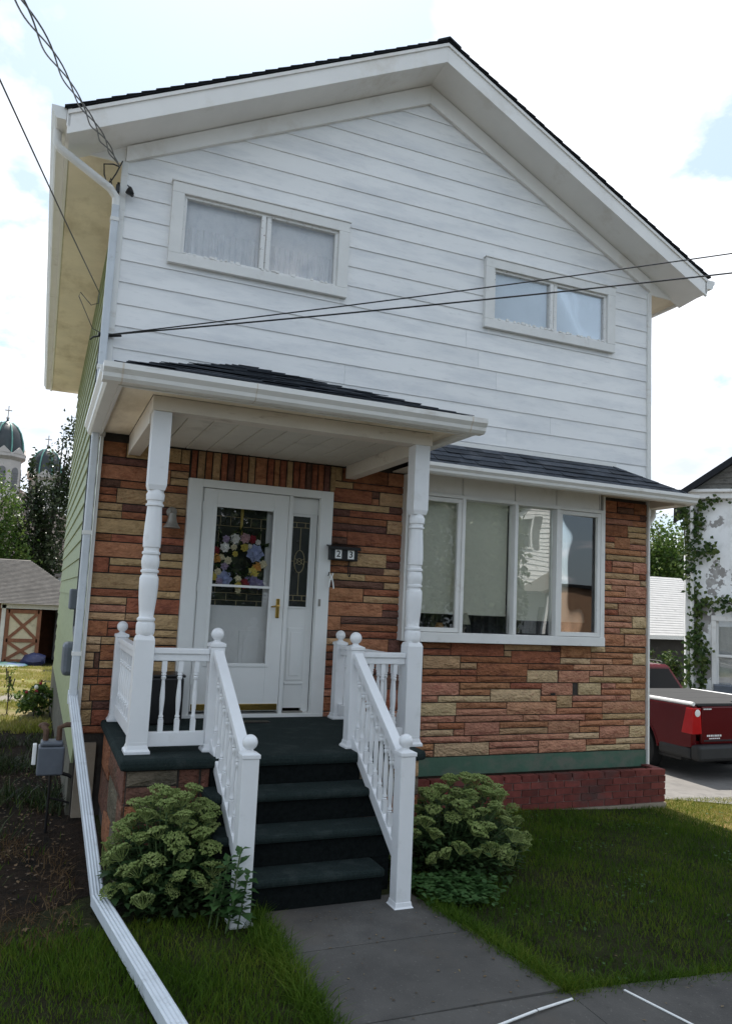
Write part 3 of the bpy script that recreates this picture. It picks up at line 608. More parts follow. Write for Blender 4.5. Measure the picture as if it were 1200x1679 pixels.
for i, (x0, x1) in enumerate(zip(mull, mull[1:])):
    cas = i in (0, 3); e = .045 if cas else .012; a0, a1 = x0+(.02 if i else .002), x1-(.02 if i < 3 else .002)
    if cas:
        m = MB(); y0_ = BY+.005; y1_ = BY+.045
        m.box(a0, a1, y0_, y1_, 1.65, 1.65+e); m.box(a0, a1, y0_, y1_, 3.055-e, 3.055); m.box(a0, a0+e, y0_, y1_, 1.65+e, 3.055-e); m.box(a1-e, a1, y0_, y1_, 1.65+e, 3.055-e)
        m.build('casement_sash', M['trim'], bay, bev=.004)
    m = MB(); yy = BY+.03 if cas else BY+.06
    m.box(a0+e, a1-e, yy, yy+.005, 1.65+e, 3.055-e); pn = m.build('pane', M['window'], bay)
    if i == 3: pn.rotation_euler.z = R(4.5)
# room behind
mb = MB(); rx0, rx1, ry, rz0, rz1 = 2.7, 5.9, 2.6, .9, 3.3
for q in ([(rx0,.24,rz0),(rx1,.24,rz0),(rx1,ry,rz0),(rx0,ry,rz0)], [(rx0,.24,rz1),(rx1,.24,rz1),(rx1,ry,rz1),(rx0,ry,rz1)], [(rx0,ry,rz0),(rx1,ry,rz0),(rx1,ry,rz1),(rx0,ry,rz1)], [(rx0,.24,rz0),(rx0,ry,rz0),(rx0,ry,rz1),(rx0,.24,rz1)], [(rx1,.24,rz0),(rx1,ry,rz0),(rx1,ry,rz1),(rx1,.24,rz1)]): mb.poly(q)
mb.build('room', M['room'], house)
mb = MB(); mb.box(3.12, 4.33, .03, .034, 1.86, 3.12); mb.box(3.12, 4.33, .024, .04, 1.835, 1.86); mb.build('roller_shade', M['shade'], bay)
mb = MB(); mb.box(4.37, 5.48, .05, .054, 1.80, 3.12); mb.build('roller_shade', M['shade'], bay)
mb = MB()
for k in range(120):
    u0 = 3.12+2.36*k/120; u1 = 3.12+2.36*(k+1)/120; f_ = lambda q: .30+.03*math.sin(q*.8)+.012*math.sin(q*2.1)
    mb.poly([(u0, f_(k), 1.55), (u1, f_(k+1), 1.55), (u1, f_(k+1), 1.95), (u0, f_(k), 1.95)])
mb.build('drape', M['drape'], bay, smooth=True)
mb = MB(); mb.box(3.1, 5.5, .0, .22, 1.60, 1.63); mb.build('inner_sill', M['room'], bay)
lamp = thing('table_lamp', (3.83, .06, 1.632), 'small table lamp with a pale shade standing inside the big front window', 'lamp')
m = MB(); m.lathe([(.035,0),(.04,.01),(.012,.02),(.016,.05),(.03,.07),(.012,.095),(.008,.12)], (3.83,.06,1.632), 12); m.build('lamp_base', M['pewter'], lamp, smooth=True)
m = MB(); m.lathe([(.075,.0),(.04,.12)], (3.83,.06,1.735), 16); m.build('lamp_shade', M['lampshade'], lamp, smooth=True)
m = MB(); m.lathe([(.03,0),(.045,.03),(.05,.07),(.03,.10),(.034,.11)], (3.53,.05,1.632), 12)
tag(m.build('vase', mk('amber_pot', (.45, .25, .10), .4), smooth=True), 'small amber pot on the sill behind the leftmost pane of the big window', 'pot')

# ---- bay roof of individual shingles
broof = MB(); bz0, bz1 = 3.325, 3.655; byE = -.47
broof.prism([(2.55,0,bz1),(5.72,0,bz1),(6.50,byE,bz0),(2.55,byE,bz0)], (0,0,-.02)); broof.prism([(5.72,0,bz1),(6.52,.02,bz0),(6.50,byE,bz0)], (0,0,-.02))
broof = broof.build('bay_roof', M['shingle_d'], house)
nc = 5; sv = Vector((0, byE, bz0-bz1)); sl_ = sv.length; nrm = Vector((0, sv.z, -sv.y)).normalized(); nrm = nrm if nrm.z > 0 else -nrm
for r_ in range(nc):
    t0 = r_/nc; t1 = (r_+1)/nc; xend = 5.72+.78*t1; x = 2.55+rnd.uniform(-.2, 0)
    while x < xend:
        w = rnd.uniform(.16, .34); xa = max(x, 2.55); xb = min(x+w, xend)
        if xb-xa > .03:
            th = rnd.choice((.006, .006, .013)); tt1 = t1+(.035 if th > .01 else 0)+rnd.uniform(-.008, .008)
            P = lambda xx, t, h: Vector((xx, 0, bz1))+sv*t+nrm*h
            xt = min(xb, 5.72+.78*t0) if xb > 5.7 else xb
            q = [P(xa+.002, t0-.03, .004), P(max(xt, xa+.004)-.002, t0-.03, .004), P(xb-.002, tt1, .008+th), P(xa+.002, tt1, .008+th)]
            m = MB(); m.prism([v for v in q], -nrm*.006); m.build('shingle', M['shingle'], broof)
        x += w
for r_ in range(nc):      # right hip face
    t0 = r_/nc; t1 = (r_+1)/nc
    A = Vector((5.72,0,bz1)); B = Vector((6.52,.02,bz0)); Cc = Vector((6.50,byE,bz0))
    q = [A.lerp(B, t0), A.lerp(Cc, t0), A.lerp(Cc, t1), A.lerp(B, t1)]; q = [v+Vector((.012,0,.014+.004*(i > 1))) for i, v in enumerate(q)]
    if t0 == 0: q = q[1:]
    m = MB(); m.prism(q, (0,0,-.006)); m.build('shingle', M['shingle'], broof)
mb = MB(); mb.box(2.55, 5.80, -.012, .01, 3.655, 3.70); mb.build('roof_flashing', M['gutter'], house)
mb = MB(); mb.prism([(2.9,-.455,3.22),(6.30,-.455,3.22),(6.50,-.455,3.32),(2.9,-.455,3.32)], (0,.02,0)); mb.box(2.9, 6.46, -.43, .03, 3.285, 3.298); mb.build('bay_soffit', M['beam'], house)
mb = MB(); mb.box(6.29, 6.46, -.43, .10, 3.20, 3.284); mb.build('bay_soffit', M['beam'], house)
gutter(house, (2.88, -.458, 3.222), (6.52, -.458, 3.216), (0, -1, 0), sc=.95)
gutter(house, (6.468, -.47, 3.216), (6.468, .16, 3.212), (1, 0, 0), sc=.95)
m = MB(); m.tube([(6.42,.05,3.21),(6.42,.05,3.12),(6.37,.06,3.06),(6.34,.06,3.0)], .035, 10); m.build('downspout', M['gutter'], house, smooth=True)

# ---- door unit
mb = MB(); mb.box(.80, .93, -.055, .02, .80, 3.0); mb.box(2.105, 2.235, -.055, .02, .80, 3.0); mb.box(.93, 2.105, -.055, .02, 2.925, 3.0); mb.box(.83, 2.20, -.06, .10, .79, .833)
dfr = mb.build('door_frame', M['door'], house, bev=.004)
mb = MB(); mb.box(1.785, 1.822, -.04, .12, .834, 2.924); mb.box(.931, .945, -.03, .1, .834, 2.924); mb.build('jamb', M['door'], dfr, bev=.003)
gx0, gx1, gz0, gz1 = 1.075, 1.635, 1.295, 2.755; sx0, sx1 = .948, 1.782
mb = MB(); yA, yB = -.035, .0
mb.box(sx0, gx0, yA, yB, .862, 2.92); mb.box(gx1, sx1, yA, yB, .862, 2.92); mb.box(gx0, gx1, yA, yB, gz1, 2.92); mb.box(gx0, gx1, yA, yB, .862, gz0)
sd = mb.build('storm_door', M['door'], house, bev=.003)
mb = MB()
for (a, b, c, d) in ((gx0-.03, gx0+.004, gz0-.03, gz1+.03), (gx1-.004, gx1+.03, gz0-.03, gz1+.03)): mb.box(a, b, yA-.008, yA, c, d)
mb.box(gx0+.005, gx1-.005, yA-.008, yA, gz1-.004, gz1+.03); mb.box(gx0+.005, gx1-.005, yA-.008, yA, gz0-.03, gz0+.004); mb.build('glass_bead', M['door'], sd, bev=.004)
mb = MB(); mb.box(gx0, gx1, -.022, -.018, gz0, gz1); mb.build('pane', M['storm_glass'], sd)
mb = MB(); mb.box(gx0, gx1, -.04, -.012, 2.005, 2.027); mb.build('sash_bar', M['door'], sd)
mb = MB(); mb.box(sx0+.01, sx1-.01, yA-.006, yA, .866, .925); mb.build('kick_plate', M['brass'], sd, bev=.002)
mb = MB(); mb.box(1.705, 1.742, -.048, yA, 1.73, 1.915); h = mb.build('handle_plate', M['brass'], sd, bev=.006)
mb = MB(); mb.tube([(1.724,-.05,1.85),(1.724,-.085,1.85),(1.70,-.095,1.845),(1.645,-.09,1.835)], [.011,.010,.009,.007], 8); mb.build('handle_lever', M['brass'], sd, smooth=True)
mb = MB()
for z in (1.1, 1.95, 2.7): mb.box(.94, .955, -.045, -.03, z, z+.09)
mb.build('hinge', M['door'], sd)
# inner door behind the storm door
mb = MB(); iy = .075; lx0, lx1, lz0, lz1 = 1.085, 1.60, 1.83, 2.78
mb.box(.946, lx0, iy, iy+.045, .84, 2.92); mb.box(lx1, 1.784, iy, iy+.045, .84, 2.92); mb.box(lx0, lx1, iy, iy+.045, lz1, 2.92); mb.box(lx0, lx1, iy, iy+.045, .84, lz0)
idr = mb.build('entry_door', M['door'], house)
for (a, b) in ((1.10, 1.30), (1.39, 1.59)):
    m = MB(); m.box(a, b, iy-.012, iy, 1.05, 1.60); m.box(a+.04, b-.04, iy-.018, iy-.012, 1.09, 1.56); m.build('raised_panel', M['door'], idr, bev=.006)
m = MB(); m.box(lx0, lx1, iy+.015, iy+.02, lz0, lz1); m.build('leaded_pane', M['leaded'], idr)
m = MB(); yl = iy+.012
def came(m, pts, r=.0035): m.tube([(x, yl, z) for x, z in pts], r, 6)
for z in (lz0+.05, lz0+.12, lz1-.10, lz1-.19): came(m, [(lx0, z), (lx1, z)])
for k in range(5):
    x = lx0+.06+k*.10; came(m, [(x, lz0+.05 if k % 2 else lz0), (x, lz0+.12 if k % 2 else lz0+.05)]); came(m, [(x, lz1-.19), (x, lz1-.10)])
came(m, [(lx0+.05, lz0+.12), (lx0+.05, lz1-.19)]); came(m, [(lx1-.05, lz0+.12), (lx1-.05, lz1-.19)])
came(m, [(1.34+.16*math.sin(a*math.pi/12), 2.28+.26*math.cos(a*math.pi/12)) for a in range(25)]); m.build('lead_came', M['brass_came'], idr)
# sidelight
mb = MB(); a0, a1 = 1.823, 2.104; s0, s1, t0, t1 = 1.848, 2.032, 1.845, 2.735; yS = .03
mb.box(a0, s0, yS, yS+.05, .834, 2.924); mb.box(s1, a1, yS, yS+.05, .834, 2.924); mb.box(s0, s1, yS, yS+.05, t1, 2.924); mb.box(s0, s1, yS, yS+.05, .875, t0)
mb.box(s0, s1, yS-.012, yS, 1.10, 1.12)
sld = mb.build('sidelight', M['door'], house, bev=.002)
m = MB(); m.box(s0+.012, s1-.012, yS-.010, yS, 1.14, 1.64); m.box(s0+.04, s1-.04, yS-.016, yS-.010, 1.18, 1.60); m.build('raised_panel', M['door'], sld, bev=.005)
m = MB(); m.box(a0, a1, yS-.012, yS-.002, 2.76, 2.91); m.build('transom_board', M['door'], sld, bev=.003)
m = MB()
for (a, b, c, d) in ((s0-.014, s0+.002, t0-.014, t1+.014), (s1-.002, s1+.014, t0-.014, t1+.014), (s0+.003, s1-.003, t0-.014, t0+.002), (s0+.003, s1-.003, t1-.002, t1+.014)): m.box(a, b, yS-.012, yS, c, d)
m.build('glass_bead', M['door'], sld, bev=.003)
m = MB(); m.box(s0, s1, yS+.012, yS+.016, t0, t1); m.build('leaded_pane', M['leaded'], sld)
m = MB(); yl = yS+.008; cx = (s0+s1)/2; cz = (t0+t1)/2
for z in (t0+.06, t0+.11, t1-.06, t1-.11): came(m, [(s0, z), (s1, z)], .0035)
for x in (cx-.045, cx+.045): came(m, [(x, t0+.06), (x, t0+.11)], .0035); came(m, [(x, t1-.11), (x, t1-.06)], .0035)
came(m, [(cx, t0+.11), (cx, cz-.11)], .0035); came(m, [(cx, cz+.11), (cx, t1-.11)], .0035)
came(m, [(cx+.052*math.sin(a*math.pi/12), cz+.11*math.cos(a*math.pi/12)) for a in range(25)], .0035)
came(m, [(cx+.025*math.sin(a*math.pi/8), cz+.03*math.cos(a*math.pi/8)) for a in range(17)], .003)
for s in (-1, 1): came(m, [(cx-.05, cz+s*.03), (cx, cz+s*.0), (cx+.05, cz+s*.03)], .003); came(m, [(s0, cz), (cx-.05, cz)], .003); came(m, [(cx+.05, cz), (s1, cz)], .003)
m.build('lead_came', M['brass_came'], sld)
m = MB(); m.box(1.84, 2.04, -.01, .03, .836, .85); m.build('sill_plate', M['pewter'], sld)
# dark hall behind the glass doors
m = MB(); m.box(.9, 2.2, .9, .92, .8, 3.0); m.build('hall', M['room'], house)
m = MB(); m.box(2.128, 2.15, -.062, -.055, 1.86, 1.93); m.box(2.133, 2.145, -.066, -.062, 1.885, 1.905); tag(m.build('doorbell', M['pewter'], bev=.003), 'small grey doorbell on the right door casing', 'doorbell')

# ------------------------------------------------------------------ porch
porch = thing('front_porch', (1.3, -.9, 0), 'front porch with white turned posts, hipped roof and dark green carpeted floor', 'porch')
PF = .804; pz = .02
mb = MB(); mb.box(.19, 2.46, -1.82, -.045, PF-.075, PF); fl = mb.build('floor', M['carpet'], porch, bev=.025)
mb = MB(); mb.box(.24, .80, -1.76, -.02, -.3, PF-.076); mb.box(1.92, 2.42, -1.76, -.02, -.3, PF-.076); mb.box(.80, 1.92, -1.5, -.02, -.3, PF-.076); mb.build('base', M['mortar'], porch)
rr = random.Random(3)
def pst(x0, x1, z0, z1, c): 
    o = stone(porch, x0, x1, z0, z1, c, -1.755); return o
for (a, b, c, d, k) in ((.24,.58,.62,.725,'G'),(.24,.58,.50,.62,'B'),(.585,.73,.47,.725,'D'),(.735,.80,.47,.725,'D'),(.24,.33,.30,.50,'R'),(.335,.56,.40,.50,'G'),(.335,.56,.30,.40,'B'),(.565,.80,.33,.47,'G'),(.24,.5,.14,.30,'D'),(.505,.80,.14,.33,'D'),(.24,.55,-.08,.14,'G'),(.555,.80,-.08,.14,'D'),
    (1.92,2.2,.60,.725,'G'),(2.205,2.42,.60,.725,'T'),(1.92,2.12,.42,.60,'B'),(2.125,2.42,.47,.60,'G'),(2.125,2.42,.34,.47,'R'),(1.92,2.12,.24,.42,'D'),(2.125,2.42,.16,.34,'R'),(1.92,2.42,-.05,.16,'G')): pst(a, b, c, d, k)
for (y0, y1, z0, z1, k) in ((-1.76,-1.3,.5,.725,'D'),(-1.3,-.7,.5,.725,'D'),(-.7,-.04,.42,.725,'R'),(-1.76,-1.45,.22,.5,'D'),(-1.45,-.8,.22,.5,'G'),(-.8,-.04,.1,.42,'D'),(-1.76,-1.1,-.08,.22,'G'),(-1.1,-.5,-.08,.22,'R')):
    me = SV[srn.randrange(6), k]; o = bpy.data.objects.new('stone', me); COL.objects.link(o); o.parent = porch; o.scale = (abs(y1-y0)-.014, .034, z1-z0-.014)
    o.rotation_euler.z = -math.pi/2; o.location = Vector((.245, (y0+y1)/2, (z0+z1)/2))-wl(porch)
# turned posts
def post(x, y):
    sq = .066
    mb = MB(); mb.box(x-sq, x+sq, y-sq, y+sq, PF+.075, 1.585)
    c4 = [(sq*1.414, 1.585), (.064*1.25, 1.612), (.056, 1.622)]
    mb.lathe(c4, (x, y, 0), 4, ph=math.pi/4)
    prof = [(.056,1.615),(.064,1.63),(.066,1.645),(.066,1.69),(.062,1.705),(.056,1.708),(.058,1.715),(.064,1.722),(.064,1.735),(.054,1.742),(.050,1.75),(.055,1.80),(.063,1.88),(.067,1.96),(.067,2.02),(.062,2.035),(.054,2.042),(.054,2.056),(.064,2.062),(.064,2.076),(.055,2.082),(.062,2.11),(.064,2.135),(.062,2.16),(.055,2.185),(.064,2.192),(.064,2.206),(.054,2.214),(.054,2.235),(.062,2.243),(.064,2.30),(.060,2.40),(.053,2.52),(.052,2.535),(.064,2.54),(.064,2.552),(.055,2.558),(.055,2.575),(.064,2.582),(.066,2.62),(.062,2.632),(.057,2.638),(.056,2.665)]
    mb.lathe(prof, (x, y, 0), 24)
    mb.lathe([(.056,2.645),(.064*1.25,2.655),(sq*1.414,2.69)], (x, y, 0), 4, ph=math.pi/4)
    mb.box(x-sq, x+sq, y-sq, y+sq, 2.69, 3.228)
    p = mb.build('porch_post', M['vinyl'], porch, smooth=True)
    b = MB(); b.lathe([(.122,PF+.001),(.122,PF+.02),(.105,PF+.034),(.094,PF+.06),(.093*1.02,PF+.078),(.09,PF+.084)], (x, y, 0), 4, ph=math.pi/4); b.build('post_base', M['vinyl'], p, bev=.003)
    return p
PLX, PLY, PRX, PRY = .315, -1.56, 2.415, -1.58
post(PLX, PLY); post(PRX, PRY)
# beams, ceiling
mb = MB(); mb.box(.235, 2.50, -1.65, -1.50, 3.229, 3.335); mb.build('front_beam', M['beam'], porch, bev=.004)
mb = MB(); mb.box(.235, .345, -1.498, -.03, 3.155, 3.335); mb.build('side_beam', M['beam'], porch, bev=.004)
mb = MB(); mb.box(2.36, 2.47, -1.498, -.03, 3.155, 3.335); mb.build('side_beam', M['beam'], porch, bev=.004)
x = .347
while x < 2.35:
    x1 = min(x+.198, 2.357); m = MB(); m.box(x+.003, x1-.003, -1.497, -.03, 3.275, 3.29); m.build('ceiling_plank', M['ceil'], porch, bev=.003); x += .2005
mb = MB(); mb.box(.347, 2.357, -1.49, -.03, 3.292, 3.30); mb.build('ceiling_backing', M['mortar'], porch)
mb = MB(); mb.box(-.0, .232, -1.86, -.03, 3.336, 3.35); mb.box(2.503, 2.66, -1.86, -.03, 3.336, 3.35); mb.box(.232, 2.503, -1.86, -1.653, 3.336, 3.35); mb.build('eave_soffit', M['soffit'], porch)
mb = MB(); mb.box(-.025, 2.685, -1.885, -1.862, 3.305, 3.43); mb.box(-.025, -.002, -1.861, -.03, 3.305, 3.43); mb.box(2.662, 2.685, -1.861, -.03, 3.305, 3.43); mb.build('eave_fascia', M['gutter'], porch)
gutter(porch, (-.135, -1.887, 3.315), (2.80, -1.887, 3.312), (0, -1, 0), sc=1.04)
gutter(porch, (-.027, -1.884, 3.315), (-.027, .06, 3.312), (-1, 0, 0), sc=1.0)
gutter(porch, (2.687, -1.884, 3.312), (2.687, -.03, 3.312), (1, 0, 0), sc=1.0)
for xx in (-.02, .9, 2.66):
    mb = MB(); q = [Vector((xx, -1.887, 3.3135))+Vector((0, -1, 0))*a*1.06+Vector((0, 0, b*1.05)) for a, b in GP[:6]]+[Vector((xx, -1.887, 3.43))]; mb.prism(q, (.006 if xx == .9 else .012, 0, 0)); mb.build('gutter_seam', M['beam'], porch)
# hipped roof in stepped shingle courses
ap = Vector((1.27, .0, 4.16)); ez = 3.445
rb = MB(); cor = [Vector((-.06,-1.93,ez)), Vector((2.72,-1.93,ez)), Vector((2.72,.0,ez)), Vector((-.06,.0,ez))]
for a, b in ((0,1),(1,2),(3,0)): rb.poly([cor[a], cor[b], ap])
prf = rb.build('roof', M['shingle_d'], porch)
mb = MB(); n = 15
for a, b in ((0,1),(1,2),(3,0)):
    A, B = cor[a], cor[b]; nn = (B-A).cross(ap-A).normalized(); nn = nn if nn.z > 0 else -nn
    for k in range(n):
        t0, t1 = k/n, (k+1)/n+.015
        lo0, lo1 = A.lerp(ap, t0), B.lerp(ap, t0); hi0, hi1 = A.lerp(ap, min(1, t1)), B.lerp(ap, min(1, t1))
        seg = max(1, int((lo1-lo0).length/.3)); 
        for q in range(seg):
            f0, f1 = q/seg, (q+1)/seg; th = .014+rnd.uniform(-.003, .010)
            pts = [lo0.lerp(lo1, f0)+nn*th, lo0.lerp(lo1, f1)+nn*th, hi0.lerp(hi1, f1)+nn*.004, hi0.lerp(hi1, f0)+nn*.004]
            mb.prism(pts, -nn*.005)
stuff(mb.build('shingle_courses', M['shingle'], prf))

# front steps
steps = thing('front_steps', (1.36, -2.15, 0), 'front steps covered in dark green carpet climbing to the porch', 'steps')
ny = [-2.07, -2.30, -2.50]; nzs = [.603, .402, .201]
for k, (y, z) in enumerate(zip(ny, nzs)):
    yb = -1.55 if k == 0 else ny[k-1]-.005
    x0, x1 = (.74, 1.975) if k < 2 else (.955, 1.835)
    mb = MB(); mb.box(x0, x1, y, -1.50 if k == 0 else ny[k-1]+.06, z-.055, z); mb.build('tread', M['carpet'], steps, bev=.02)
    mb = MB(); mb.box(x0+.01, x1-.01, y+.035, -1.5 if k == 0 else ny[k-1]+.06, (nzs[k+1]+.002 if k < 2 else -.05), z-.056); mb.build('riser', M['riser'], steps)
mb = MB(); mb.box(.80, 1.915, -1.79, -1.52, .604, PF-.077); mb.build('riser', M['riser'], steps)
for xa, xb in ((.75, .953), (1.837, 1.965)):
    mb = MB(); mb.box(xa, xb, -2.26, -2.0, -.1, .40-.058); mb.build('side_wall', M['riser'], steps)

# railings
def baluster_mesh(h):
    m = MB(); s = .017
    m.box(-s, s, -s, s, 0, h*.17); m.box(-s, s, -s, s, h*.84, h)
    pr = [(.013,.165),(.017,.175),(.018,.185),(.012,.195),(.017,.205),(.017,.225),(.012,.24),(.014,.30),(.0175,.42),(.018,.48),(.0165,.56),(.0125,.68),(.011,.73),(.017,.745),(.018,.775),(.012,.79),(.018,.80),(.018,.815),(.013,.845)]
    m.lathe([(r, z*h) for r, z in pr], n=10)
    me = bpy.data.meshes.new('baluster'); me.from_pydata(m.v, [], m.f); me.materials.append(M['vinyl'])
    for p in me.polygons: p.use_smooth = True
    me.set_sharp_from_angle(angle=R(40)); return me
BAL = {}
def baluster(parent, x, y, z, h):
    k = round(h, 3)
    if k not in BAL: BAL[k] = baluster_mesh(h)
    o = bpy.data.objects.new('baluster', BAL[k]); COL.objects.link(o); o.parent = parent; o.location = Vector((x, y, z))-wl(parent); return o
def newel(parent, x, y, z0, z1, s=.052):
    m = MB(); m.box(x-s, x+s, y-s, y+s, z0, z1-.03); p = m.build('newel_post', M['vinyl'], parent, bev=.005)
    m = MB(); m.lathe([(s*1.95,z0+.001),(s*1.95,z0+.014),(s*1.62,z0+.030),(s*1.5,z0+.052),(s*1.46,z0+.056)], (x, y, 0), 4, ph=math.pi/4); m.build('post_base', M['vinyl'], p, bev=.003)
    m = MB(); m.box(x-s-.006, x+s+.006, y-s-.006, y+s+.006, z1-.029, z1-.004); m.lathe([((s+.004)*1.414, z1-.004), (.03, z1+.010)], (x, y, 0), 4, ph=math.pi/4); m.build('cap_plate', M['vinyl'], p, bev=.003)
    m = MB(); m.lathe([(.026,z1+.006),(.026,z1+.014),(.020,z1+.02)], (x, y, 0), 16); m.ball((x, y, z1+.062), .047, 20, 12); m.build('ball_cap', M['vinyl'], p, smooth=True)
    return p
def rail_section(parent, p0, p1, ztop, zbot, n, solid=False):
    p0 = Vector(p0); p1 = Vector(p1)
    a = p0+Vector((0,0,ztop-.02)); b = p1+Vector((0,0,ztop-.02))
    m = MB(); m.bar(a, b, .07, .04); m.bar(a-Vector((0,0,.045)), b-Vector((0,0,.045)), .045, .052); m.build('top_rail', M['vinyl'], parent, bev=.006)
    a = p0+Vector((0,0,zbot)); b = p1+Vector((0,0,zbot)); m = MB(); m.bar(a, b, .045, .10); m.build('bottom_rail', M['vinyl'], parent, bev=.005)
    for k in range(n):
        t = (k+.75)/(n+.5); q = p0.lerp(p1, t); baluster(parent, q.x, q.y, zbot+.048, ztop-.092-zbot-.046)
def stair_rail(parent, p0, p1, n):    # p = (x, y, ztop)
    p0 = Vector(p0); p1 = Vector(p1)
    m = MB(); m.bar(p0-Vector((0,0,.02)), p1-Vector((0,0,.02)), .072, .045); m.bar(p0-Vector((0,0,.062)), p1-Vector((0,0,.062)), .045, .055); m.build('top_rail', M['vinyl'], parent, bev=.006)
    h = .66
    m = MB(); m.bar(p0-Vector((0,0,h)), p1-Vector((0,0,h)), .05, .085); m.build('bottom_rail', M['vinyl'], parent, bev=.005)
    for k in range(n):
        t = (k+.75)/(n+.5); q = p0.lerp(p1, t); baluster(parent, q.x, q.y, q.z-h+.035, h-.11)
lr = thing('porch_railing', (.6, -1.6, PF), 'white railing with ball topped posts on the left side of the porch and steps', 'railing', 'white railings of the porch')
newel(lr, .30, -.14, PF, 1.55); newel(lr, .835, -1.56, PF, 1.575); newel(lr, .865, -2.545, -.02, .975)
rail_section(lr, (.302, -.195, 0), (.313, PLY+.07, 0), 1.52, .90, 9)
rail_section(lr, (PLX+.068, PLY, 0), (.782, PLY, 0), 1.53, .895, 3)
stair_rail(lr, (.838, -1.615, 1.525), (.865, -2.492, .945), 8)
rl = thing('porch_railing', (2.1, -1.6, PF), 'white railing with ball topped posts on the right side of the porch and steps', 'railing', 'white railings of the porch')
newel(rl, 2.325, -.20, PF, 1.53); newel(rl, 1.915, -1.60, PF, 1.575); newel(rl, 1.90, -2.59, -.02, .965)
rail_section(rl, (2.33, -.255, 0), (PRX-.005, PRY+.07, 0), 1.50, .90, 9)
rail_section(rl, (1.97, -1.595, 0), (PRX-.068, -1.585, 0), 1.53, .895, 3)
stair_rail(rl, (1.915, -1.655, 1.53), (1.90, -2.537, .94), 9)

# porch furnishings
m = MB(); m.box(.48, .82, -.42, -.10, PF+.002, 1.20); bx = m.build('storage_box', M['black'], bev=.015); tag(bx, 'black storage box on the porch floor left of the door', 'box')
m = MB(); m.box(.47, .83, -.43, -.09, 1.202, 1.225); m.build('lid', M['black'], bx, bev=.006)
m = MB(); m.box(1.37, 1.62, -.40, -.29, PF+.001, PF+.006)
for k in range(8): m.box(1.39+k*.028, 1.405+k*.028, -.39, -.30, PF+.006, PF+.010)
tag(m.build('floor_vent', M['black']), 'small black floor grille on the porch carpet before the door', 'floor vent')
# bell shaped wall lamp
wlp = thing('wall_lamp', (.655, -.03, 2.56), 'bell shaped pewter wall lamp on the stone left of the door', 'wall lamp')
m = MB(); m.lathe([(.045,-.012),(.05,-.02),(.045,-.03),(.02,-.036)], (.665, .0, 2.665), 18, ax='y'); m.build('back_plate', M['pewter'], wlp, smooth=True)
m = MB(); m.tube([(.665,-.03,2.665),(.665,-.075,2.69),(.665,-.11,2.68),(.66,-.115,2.655)], .009, 8); m.build('arm', M['pewter'], wlp, smooth=True)
m = MB(); m.lathe([(.02,2.655),(.032,2.645),(.036,2.62),(.042,2.58),(.055,2.545),(.075,2.52),(.077,2.512),(.070,2.514)], (.66,-.112,0), 20); m.build('lamp_shade', M['pewter'], wlp, smooth=True)
# mailbox with house number
mbx = thing('mailbox', (2.36, -.05, 2.30), 'black wall mailbox with white number tiles 2 and 3', 'mailbox')
m = MB(); m.prism([(2.205,-.012,2.32),(2.205,-.105,2.32),(2.205,-.105,2.44),(2.205,-.012,2.47)], (.30,0,0)); m.build('body', M['black'], mbx, bev=.006)
m = MB(); m.prism([(2.185,-.008,2.485),(2.185,-.128,2.455),(2.185,-.128,2.425),(2.185,-.118,2.425),(2.185,-.118,2.445),(2.185,-.008,2.475)], (.34,0,0)); m.build('lid', M['black'], mbx, bev=.003)
for x in (2.215, 2.44):
    m = MB(); m.tube([(x,-.02,2.32),(x,-.02,2.20),(x,-.045,2.165),(x,-.075,2.17),(x,-.08,2.20)], .005, 6); m.build('paper_hook', M['black'], mbx)
def text_part(txt, size, loc, mat, parent, rot=(R(90),0,0), name='numeral', ext=.0008):
    c = bpy.data.curves.new(name, 'FONT'); c.body = txt; c.size = size; c.align_x = 'CENTER'; c.align_y = 'CENTER'; c.extrude = ext; c.offset = size*.012
    o = bpy.data.objects.new(name, c); COL.objects.link(o); dg = bpy.context.evaluated_depsgraph_get(); me = bpy.data.meshes.new_from_object(o.evaluated_get(dg))
    bpy.data.objects.remove(o); me.name = name; me.materials.clear(); me.materials.append(mat)
    for p in me.polygons: p.material_index = 0
    o = bpy.data.objects.new(name, me); COL.objects.link(o); o.rotation_euler = rot
    if parent: o.parent = parent; o.location = Vector(loc)-wl(parent)
    else: o.location = loc
    return o
for x, t in ((2.295, '2'), (2.428, '3')):
    m = MB(); m.box(x-.034, x+.034, -.108, -.1055, 2.338, 2.425); tl = m.build('number_tile', M['white_print'], mbx)
    text_part(t, .088, (x, -.109, 2.381), M['black_print'], tl)
m = MB(); m.tube([(2.225,-.085,2.185),(2.235,-.085,2.15),(2.225,-.085,2.10),(2.22,-.085,2.05)], .007, 6); m.tube([(2.255,-.085,2.19),(2.245,-.085,2.15),(2.26,-.085,2.10),(2.27,-.085,2.04)], .007, 6); m.tube([(2.222,-.085,2.13),(2.258,-.085,2.13)], .006, 6)
tag(m.build('clothes_peg', M['white_print'], smooth=True), 'white clothes peg hanging from the hook below the black mailbox', 'peg')

